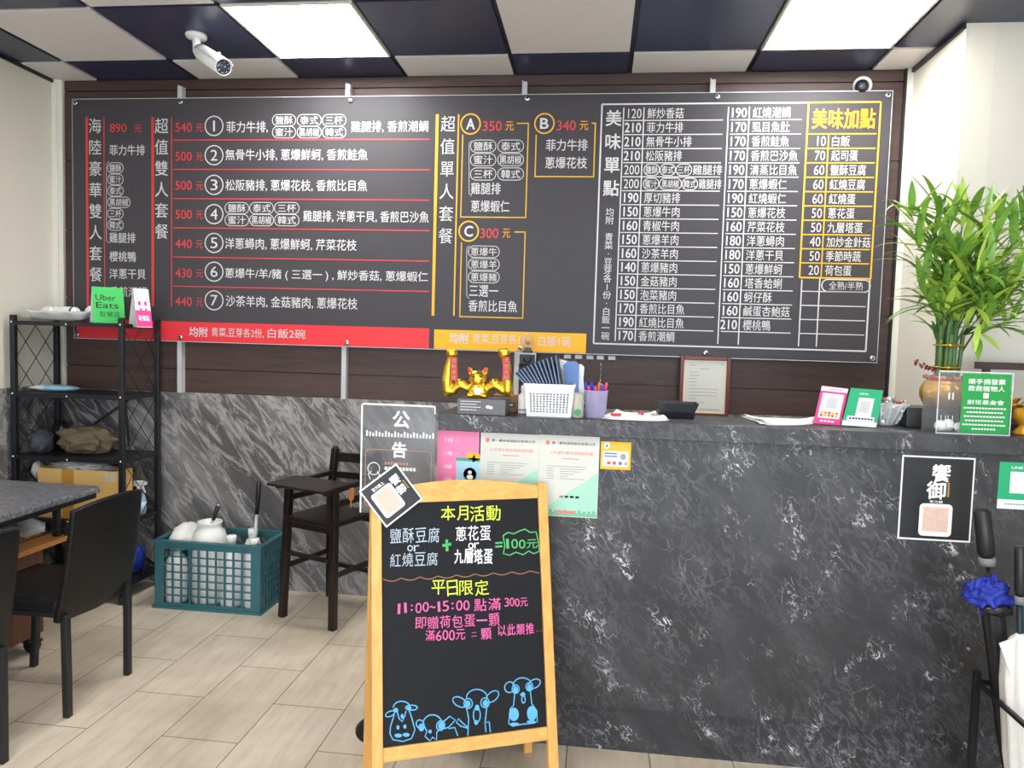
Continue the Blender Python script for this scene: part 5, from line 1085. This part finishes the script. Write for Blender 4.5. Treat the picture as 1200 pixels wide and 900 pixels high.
# ------------------------------------------------------------------ lucky bamboo in a gold pot
pcx, pcy, pz = 4.048, -1.15, ZT+.0725
t = thing('potted_bamboo', 'leafy green lucky bamboo in a gold pot at the counter end', 'potted plant', (pcx, pcy, pz))
b = B(); n_ = 40; prf = [(.0, 0), (.056, 0), (.064, .006), (.078, .035), (.080, .062), (.068, .088), (.056, .1), (.062, .112), (.058, .114), (.05, .1), (0, .098)]
b.lathe(prf, (pcx, pcy, pz), n_)
for v in b.bm.verts:
    dx, dy = v.co.x-pcx, v.co.y-pcy; r = math.hypot(dx, dy)
    if r > .045 and v.co.z < pz+.095: a = math.atan2(dy, dx); k = 1+.035*math.cos(14*a); v.co.x = pcx+dx*k; v.co.y = pcy+dy*k
obj('pot', b, M_goldpot, t)
b = B(); b.lathe([(.0575, .094), (.062, .098), (.062, .104), (.058, .108)], (pcx, pcy, pz), 28); [b.ball((pcx+.062*math.cos(k*.9), pcy+.062*math.sin(k*.9), pz+.11), (.012, .01, .008)) for k in range(7)]; obj('red_ribbon', b, mat('ribbon_red', (186, 40, 40), .5, var=.1, bscale=60), t)
M_stem = mat('stem_green', (78, 112, 60), .5, var=.15, bscale=50); M_leafA = mat('leaf_bright', (178, 208, 86), .45, var=.15, bscale=14); M_leafB = mat('leaf_deep', (112, 160, 62), .45, var=.2, bscale=14)
r5 = random.Random(23); tops = []
for i in range(16):
    a = i*2.399; r = .040*math.sqrt((i+.5)/16); p0 = Vector((pcx+r*math.cos(a), pcy+r*math.sin(a)*.8, pz+.1)); h = .17+.11*(1-r/.04)+r5.uniform(-.02, .03); p1 = p0+Vector((r5.uniform(-.006, .012), r5.uniform(-.008, .008), h)); b = B(); N = 7; pts = []; rs = []
    for k in range(N*2+1): q = k/(2*N); pts.append(p0.lerp(p1, q)); rs.append(.0072 if k % 2 else .0082)
    b.tube(pts, rs, 8); obj('stem', b, M_stem, t); tops.append(p1)
for z, m in ((.145, 'ribbon'), (.225, 'ribbon')):
    b = B(); b.tube([(pcx+.046*math.cos(2*math.pi*k/24), pcy+.040*math.sin(2*math.pi*k/24), pz+z) for k in range(24)], .0035, 6, closed=True); b.ball((pcx-.012, pcy-.043, pz+z), .009); obj('gold_tie', b, M_gold, t)
b = B()
def leaf(base, d, L, wd, droop, m):
    d = d.normalized(); side = d.cross(Vector((0, 0, 1)))
    side = side.normalized() if side.length > .05 else Vector((1, 0, 0)); N = 7; pr = None; p = base.copy()
    for k in range(N+1):
        q = k/N; w_ = wd*max(.02, math.sin(math.pi*min(1, .06+q*.94))**.8*(1-.35*q)); dd = (d+Vector((0, 0, -droop*q*q*1.6))).normalized(); up = side.cross(dd).normalized()
        cur = [b.bm.verts.new(p+side*w_-up*-.25*w_), b.bm.verts.new(p), b.bm.verts.new(p-side*w_+up*.25*w_)]
        if pr:
            for j in (0, 1): f = b.bm.faces.new((pr[j], pr[j+1], cur[j+1], cur[j])); f.material_index = m; f.smooth = True
        pr = cur; p = p+dd*(L/N)
def spray(base, ax, n, L0, L1, spread):
    for k in range(n):
        a = k*2.399+r5.random(); tilt_ = spread*(.25+.75*r5.random()); s = ax.orthogonal().normalized(); c_ = ax.cross(s); d = ax*math.cos(tilt_)+(s*math.cos(a)+c_*math.sin(a))*math.sin(tilt_)
        leaf(base+ax*r5.uniform(-.03, .05), d, r5.uniform(L0, L1), r5.uniform(.0095, .0175), r5.uniform(.15, .9), 0 if r5.random() < .45 else 1)
shoots = []
for p in tops:
    o_ = p-Vector((pcx, pcy, p.z)); 
    for j in range(2): shoots.append((p-Vector((0, 0, .06*j)), Vector((o_.x*5+r5.uniform(-.25, .5), o_.y*4+r5.uniform(-.45, .2), 1)).normalized(), r5.uniform(.07, .2)))
for px, py, yy in ((1075, 285, -1.16), (1072, 262, -1.12), (1082, 320, -1.18), (1090, 355, -1.2), (1100, 250, -1.14), (1113, 265, -1.14), (1128, 258, -1.16), (1136, 262, -1.10), (1150, 272, -1.18), (1160, 290, -1.2), (1168, 268, -1.12), (1180, 300, -1.12), (1190, 270, -1.08), (1175, 340, -1.2), (1195, 330, -1.1), (1185, 375, -1.2), (1165, 370, -1.24), (1098, 290, -1.16), (1095, 268, -1.12), (1120, 310, -1.24), (1140, 330, -1.26), (1150, 390, -1.26), (1205, 300, -1.15), (1215, 350, -1.15), (1210, 390, -1.2), (1110, 345, -1.2), (1205, 272, -1.1)):
    tip = ony(px, py, yy); st_ = min(tops, key=lambda v: (v-tip).length); ax = (tip-st_); shoots.append((st_, ax.normalized(), ax.length))
bs = B()
for p, ax, L in shoots:
    tip = p+ax*L; mid = p+ax*L*.5+Vector((0, 0, .02)); bs.tube([p-Vector((0, 0, .012)), mid, tip], [.0036, .003, .002], 5)
    spray(mid, (ax+Vector((0, 0, .3))).normalized(), 3, .09, .16, 1.3); spray(tip, (ax+Vector((0, 0, .7))).normalized(), 9, .10, .19, 1.25)
obj('foliage', b, [M_leafA, M_leafB], t, fixn=False); obj('shoots', bs, M_stem, t)
b = B(); pb = [ony(x, y, -1.165) for x, y in ((1106, 440), (1096, 435), (1084, 430), (1071, 422))]; b.tube(pb, [.002, .002, .0016, .001], 5)
for k in range(26):
    q = k/26*2.99; i = int(q); p = pb[i].lerp(pb[i+1], q-i); b.ball(p+Vector((r5.uniform(-.008, .008), r5.uniform(-.008, .008), r5.uniform(-.008, .008))), .0048, 1, 8)
tag(obj('berry_branch', b, [M_darkwood, mat('berry_red', (120, 20, 34), .3, var=.05)]), 'twig of dark red berries sticking out left of the gold pot', 'berry twig')
# gold pieces at the right end
t = thing('gold_urn', 'gold urn ornament on the counter before the wooden plinth', 'ornament', (4.243, -1.30, ZT)); b = B(); b.lathe([(0, 0), (.036, 0), (.038, .006), (.018, .03), (.022, .036), (.04, .056), (.036, .082), (.026, .09), (0, .09)], n=8); obj('urn_body', b, mat('gold_paint', (226, 164, 44), .35, .5, var=.05), t, local=True); b = B(); b.lathe([(0, .0), (.014, 0), (.016, .012), (.01, .022), (0, .022)], (0, 0, .0902), 12); obj('lid', b, M_gold, t, local=True)
proto = None
for z, spots in ((0, ((0, 0), (.04, .006), (-.012, .034), (.03, .04), (.075, .02))), (.0235, ((.014, .014), (.05, .022), (-.002, .03))), (.047, ((.026, .02),))):
    for dx, dy in spots:
        loc = (4.222+dx, -1.19+dy, ZT+.0725+z)
        if proto is None:
            b = B(); b.sheet(lambda u, w_: Vector(((.012+.008*w_)*math.cos(6.2832*u)*(1+.35*abs(math.cos(6.2832*u))*w_), (.008+.005*w_)*math.sin(6.2832*u), .016*w_+.006*w_*abs(math.cos(6.2832*u)))), 20, 4); b.ball((0, 0, .014), (.012, .009, .009), 0, 12); b.face([(.012*math.cos(6.2832*k/20), .008*math.sin(6.2832*k/20), 0) for k in range(20)]); proto = obj('gold_ingot', b, M_gold); tag(proto, 'small gold ingot in the heap on the wooden plinth', 'ornament', 'gold ingots on the plinth'); proto.location = loc
        else: o = proto.copy(); COL.objects.link(o); o.location = loc; o.rotation_euler.z = dx*60
t = thing('stone_ornament', 'grey rounded stone ornament behind the donation box', 'ornament', (4.215, -1.105, ZT+.0725)); b = crumple((4.215, -1.115, ZT+.0725+.05), (.034, .03, .058), None, None, 71, amp=.14, n=30, flat=.86); obj('stone', b, mat('stone_grey', (92, 92, 94), .7, var=.12), t)
t = thing('wooden_stand', 'purplish brown wooden rail stand against the recess behind the plant', 'stand', (4.75, -.66, 0)); y_ = -.66; r0, r1 = ony(1143, 428, y_), ony(1215, 424, y_)
b = B(); b.bar((r0.x, y_, r0.z), (5.15, y_, r0.z), .02, .03); obj('top_rail', b, M_plinth, t)
for x in (ony(1155, 440, y_).x, 5.1):
    b = B(); b.span((x-.012, y_-.012, 0), (x+.012, y_+.012, r0.z-.012)); b.span((x-.014, y_-.10, 0), (x+.014, y_+.10, .025)); obj('upright', b, M_plinth, t)
b = B(); b.span((ony(1155, 440, y_).x, y_-.008, .3), (5.1, y_+.008, .33)); obj('lower_rail', b, M_plinth, t)

# ================================================================== on the wall behind the counter
t = thing('framed_certificate', 'red wooden framed certificate on the brown wall below the board', 'framed certificate', (3.355, -.055, 1.112)); fx0, fx1, fz0, fz1 = 3.226, 3.484, 1.105, 1.422
b = B()
for a, c in (((fx0, -.076, fz0), (fx0+.02, -.053, fz1)), ((fx1-.02, -.076, fz0), (fx1, -.053, fz1)), ((fx0+.02, -.076, fz0), (fx1-.02, -.053, fz0+.02)), ((fx0+.02, -.076, fz1-.02), (fx1-.02, -.053, fz1))): b.span(a, c)
obj('frame', b, M_redwood, t, bev=.003); b = B(); b.span((fx0+.018, -.066, fz0+.018), (fx1-.018, -.055, fz1-.018)); obj('mount', b, mat('cream_mount', (226, 218, 190), .6, var=.01), t)
FP = Plane((0, -.0663, 0), (1, 0, 0), (0, 0, 1), .0008); b = B(); FP.rect(b, fx0+.03, fz0+.034, fx1-.028, fz1-.03); obj('document', b, M_paper2, t, fixn=False)
FP.off = .0016; b = B()
for i, (u0, u1) in enumerate(((.1, .25), (.35, .62), (.1, .3), (.1, .36), (.1, .3), (.1, .28), (.1, .3), (.1, .85), (.1, .8), (.1, .82), (.1, .3), (.15, .5), (.1, .35), (.1, .9))): FP.rect(b, fx0+.03+.2*u0, fz1-.05-.0175*i, fx0+.03+.2*u1, fz1-.047-.0175*i)
obj('grey_lettering', b, M_greytext, t, fixn=False)
for i, px in enumerate((665, 678, 691.5, 703.5, 717)):
    p = ony(px, 417, -.014); lb = ('first', 'second', 'third', 'fourth', 'last')[i]+' white wall hook counted from the basket'+(', holding the key chain' if i == 3 else '')
    t = thing('wall_hook', lb, 'hook', (p.x, -.012, 1.378), 0, 'white hooks under the menu board'); b = B(); b.span((p.x-.019, -.017, 1.387), (p.x+.019, -.012, 1.408)); obj('hook_plate', b, M_white, t, bev=.002); b = B(); b.tube([(p.x, -.015, 1.388), (p.x, -.016, 1.372), (p.x, -.024, 1.366), (p.x, -.030, 1.373)], .002, 6); obj('hook', b, M_chrome, t)
t = thing('key_chain', 'metal key chain hanging from a white hook above the pens', 'key chain', (2.818, -.03, 1.25)); xk = ony(704, 430, -.02).x; b = B()
for k in range(8):
    z = 1.362-.0135*k; M_ = Matrix.Rotation(R(90*(k % 2)), 3, 'Z'); b.tube([Vector((xk, -.026, z))+M_ @ Vector((.0035*math.cos(a), 0, .009*math.sin(a))) for a in [2*math.pi*j/10 for j in range(10)]], .0012, 5, closed=True)
obj('chain', b, M_chrome, t); b = B(); b.tube([(xk+.018*math.cos(a), -.026, 1.24+.018*math.sin(a)) for a in [2*math.pi*j/20 for j in range(20)]], .0022, 6, closed=True); obj('key_ring', b, M_chrome, t); b = B(); b.span((xk-.006, -.032, 1.185), (xk+.006, -.029, 1.225)); b.lathe([(0, 0), (.013, 0), (.013, .003), (0, .003)], (xk, -.029, 1.225), 14, 0, Matrix.Rotation(R(90), 3, 'X')); obj('key', b, M_alu, t)
t = thing('wall_speaker', 'small black box with pale rim on the wall behind the blue slips', 'speaker', (2.428, -.06, 1.352)); b = B(); b.span((2.379, -.115, 1.35), (2.472, -.012, 1.412)); obj('casing', b, M_black, t, bev=.004)
b = B()
for a, c in (((2.379, -.117, 1.404), (2.472, -.113, 1.412)), ((2.379, -.117, 1.352), (2.384, -.113, 1.404)), ((2.467, -.117, 1.352), (2.472, -.113, 1.404))): b.span(a, c)
obj('pale_rim', b, M_alu, t); b = B(); b.lathe([(0, 0), (.02, 0), (.022, .004), (.012, .006), (0, .003)], (2.426, -.1145, 1.38), 18, 0, Matrix.Rotation(R(90), 3, 'X')); obj('cone', b, M_blackmetal, t)
t = thing('wire_ornament', 'small clear and grey wire ornament on top of the black wall box', 'ornament', (2.425, -.095, 1.4125)); b = B(); b.lathe([(0, 0), (.026, 0), (.026, .012), (.02, .016), (.02, .028), (0, .028)], (2.425, -.095, 1.4125), 16); obj('base', b, M_greybag, t)
b = B(); zc = 1.4125+.028+.036
for rx, tw in ((.034, 0), (.034, 60), (.034, 120)): b.tube([Vector((2.425, -.095, zc))+Matrix.Rotation(R(tw), 3, 'Z') @ Vector((rx*math.cos(a), 0, .036*math.sin(a))) for a in [2*math.pi*j/24 for j in range(24)]], .0015, 5, closed=True)
obj('wire_cage', b, M_alu, t); b = B(); b.ball((2.425, -.095, zc-.004), .017); obj('centre', b, MATS['gold_print'], t)

# ================================================================== cameras on the ceiling
t = thing('security_camera', 'white bullet security camera on the ceiling beside the LED panel', 'camera', (.84, -.593, H)); M_cw = M_whiteplastic
b = B(); b.lathe([(0, 0), (.047, 0), (.05, -.006), (.046, -.018), (.02, -.022), (0, -.022)], (.84, -.593, H-.0005), 24); obj('base', b, M_cw, t)
p0, p1 = ony(236, 62, -.60), ony(262, 79, -.755); dr = (p1-p0).normalized()
b = B(); b.tube([(.84, -.593, H-.02), (.845, -.595, H-.075)], .019, 14); b.ball((.846, -.596, H-.08), .021); b.tube([(.846, -.596, H-.085), p0+dr*.01], .016, 10); obj('bracket', b, M_cw, t)
M3 = dr.to_track_quat('Z', 'Y').to_matrix(); Lc = (p1-p0).length
b = B(); b.lathe([(0, -.015), (.028, -.013), (.036, .004), (.037, .02), (.037, Lc), (.034, Lc), (.034, Lc-.008), (0, Lc-.008)], p0, 24, 0, M3); obj('camera_body', b, M_cw, t)
b = B(); ups = (Vector((0, 0, 1))-dr*dr.z).normalized(); b.sheet(lambda u, v: p0+dr*(.0+(Lc+.012)*v)+(ups*math.cos((u-.5)*2.4)+dr.cross(ups)*math.sin((u-.5)*2.4))*.040, 12, 6); obj('sun_hood', b, M_cw, t, solid=.002)
b = B(); b.lathe([(0, Lc-.007), (.033, Lc-.007), (.033, Lc-.004), (.015, Lc-.004), (.013, Lc-.002), (0, Lc-.001)], p0, 22, 0, M3); obj('lens_face', b, mat('lens_dark', (58, 66, 82), .15, var=.1, bscale=80), t)
b = B(); [b.ball(p0+M3 @ Vector((.024*math.cos(k*.785), .024*math.sin(k*.785), Lc-.003)), .0035, 0, 8) for k in range(8)]; b.ball(p0+M3 @ Vector((.004, .004, Lc+.001)), .004, 0, 8); obj('infrared_leds', b, M_chrome, t)
b = B(); k0 = p0+dr*(Lc*.72)+ups*.041; b.tube([k0-ups*.004, k0+ups*.008], .006, 10); obj('hood_screw', b, M_cw, t)
t = thing('dome_camera', 'small black and white turret camera on the wall above the amber menu heading', 'camera', (4.07, -.012, 2.81)); b = B(); b.lathe([(0, 0), (.046, 0), (.046, .02), (.036, .034), (0, .034)], (4.072, -.012, 2.808), 24, 0, Matrix.Rotation(R(90), 3, 'X')); obj('base', b, M_cw, t)
b = B(); b.ball((4.060, -.052, 2.795), .034, 0, 20); obj('turret', b, M_black, t); b = B(); d_ = Vector((-.35, -.85, -.4)).normalized(); b.lathe([(0, .0), (.014, 0), (.014, .004), (0, .006)], Vector((4.060, -.052, 2.795))+d_*.031, 14, 0, d_.to_track_quat('Z', 'Y').to_matrix()); obj('lens', b, MATS['lens_dark'], t)

# ================================================================== umbrella stand
UX, UY = 3.992, -1.60
t = thing('umbrella_stand', 'low black metal umbrella stand on the floor before the counter', 'umbrella stand', (UX+.17, UY-.15, 0))
ux1, uy1 = UX+.34, UY-.30
for x in (UX, ux1):
    for y in (UY, uy1): b = B(); b.span((x-.009, y-.009, 0), (x+.009, y+.009, .50)); obj('post', b, M_blackmetal, t)
for z, nm in ((.465, 'top_rail'), (.05, 'bottom_rail')):
    for p, q in (((UX, UY), (ux1, UY)), ((UX, uy1), (ux1, uy1)), ((UX, UY), (UX, uy1)), ((ux1, UY), (ux1, uy1))): b = B(); b.bar((*p, z), (*q, z), .012, .012); obj(nm, b, M_blackmetal, t)
b = B(); b.bar((UX+.17, UY, .465), (UX+.17, uy1, .465), .010, .010); obj('divider', b, M_blackmetal, t); b = B(); b.span((UX, uy1, .030), (ux1, UY, .045)); obj('drip_tray', b, M_black, t)
def umbrella(label, top, bot, m, hand_m, rad=.036, band=True, cs=.20, hr=.017):
    top, bot = Vector(top), Vector(bot); d = (bot-top); L = d.length; d.normalize(); t = thing('umbrella', label, 'umbrella', bot, 0)
    P = lambda k: top+d*k
    b = B(); b.tube([P(0), P(.006), P(.13), P(.145)], [hr*.7, hr, hr, hr*.72], 14); obj('handle', b, hand_m, t)
    if band: b = B(); b.tube([P(.145), P(.168)], hr*.95, 14); obj('ferrule', b, mat('ferrule_grey', (120, 120, 122), .4, var=0), t)
    b = B(); b.tube([P(.14), P(L)], .006, 8); obj('shaft', b, M_blackmetal, t)
    M3 = d.to_track_quat('Z', 'Y').to_matrix(); n = 32; prf = [(.008, cs), (.022, cs+.015), (rad*.9, cs+.06), (rad, cs+.14), (rad*.85, L*.66), (rad*.5, L*.86), (.008, L-.03), (.006, L-.02)]; b = B(); b.lathe(prf, top, n, 0, M3)
    for v in b.bm.verts:
        w_ = v.co-top; k = w_.dot(d); r = w_-d*k; a = math.atan2(r.dot(M3.col[1]), r.dot(M3.col[0])); v.co = top+d*k+r*(1+.16*math.cos(8*a+6*k))
    obj('canopy', b, m, t); return t, P, d
t, P, d = umbrella('black umbrella with a bunched blue strap, leaning in the stand', ony(1150, 597, -1.64), ony(1193, 985, -1.66), mat('canopy_black', (26, 26, 28), .6, var=.05), M_black, .028, True, .20, .024)
b = crumple(P(.255)+Vector((-.012, -.012, 0)), (.07, .045, .058), None, None, 81, amp=.62, n=56, flat=2, fr=9); obj('blue_strap', b, M_blue, t, label='bunched blue strap'); b = crumple(P(.285)+Vector((.0, -.03, -.008)), (.052, .03, .022), None, None, 83, amp=.5, n=36, flat=2); obj('black_fold', b, M_black, t)
t, P, d = umbrella('white closed umbrella with black handle in the stand', ony(1195, 640, -1.74), ony(1196, 1010, -1.74), mat('canopy_white', (222, 220, 214), .5, var=.05, bump=.4, bscale=16), M_black, .046, True, .255, .014)
q = [ony(x, y, -1.765) for x, y in ((1171, 754), (1188, 748), (1192, 800), (1184, 790))]; b = B(); b.prism(q, (0, .003, 0)); obj('loose_flap', b, MATS['canopy_white'], t, label='loose translucent flap')
umbrella('teal closed umbrella behind the white one in the stand', ony(1214, 560, -1.66), ony(1208, 1000, -1.66), mat('canopy_teal', (24, 96, 106), .5, var=.05), M_black, .040, False, .21)
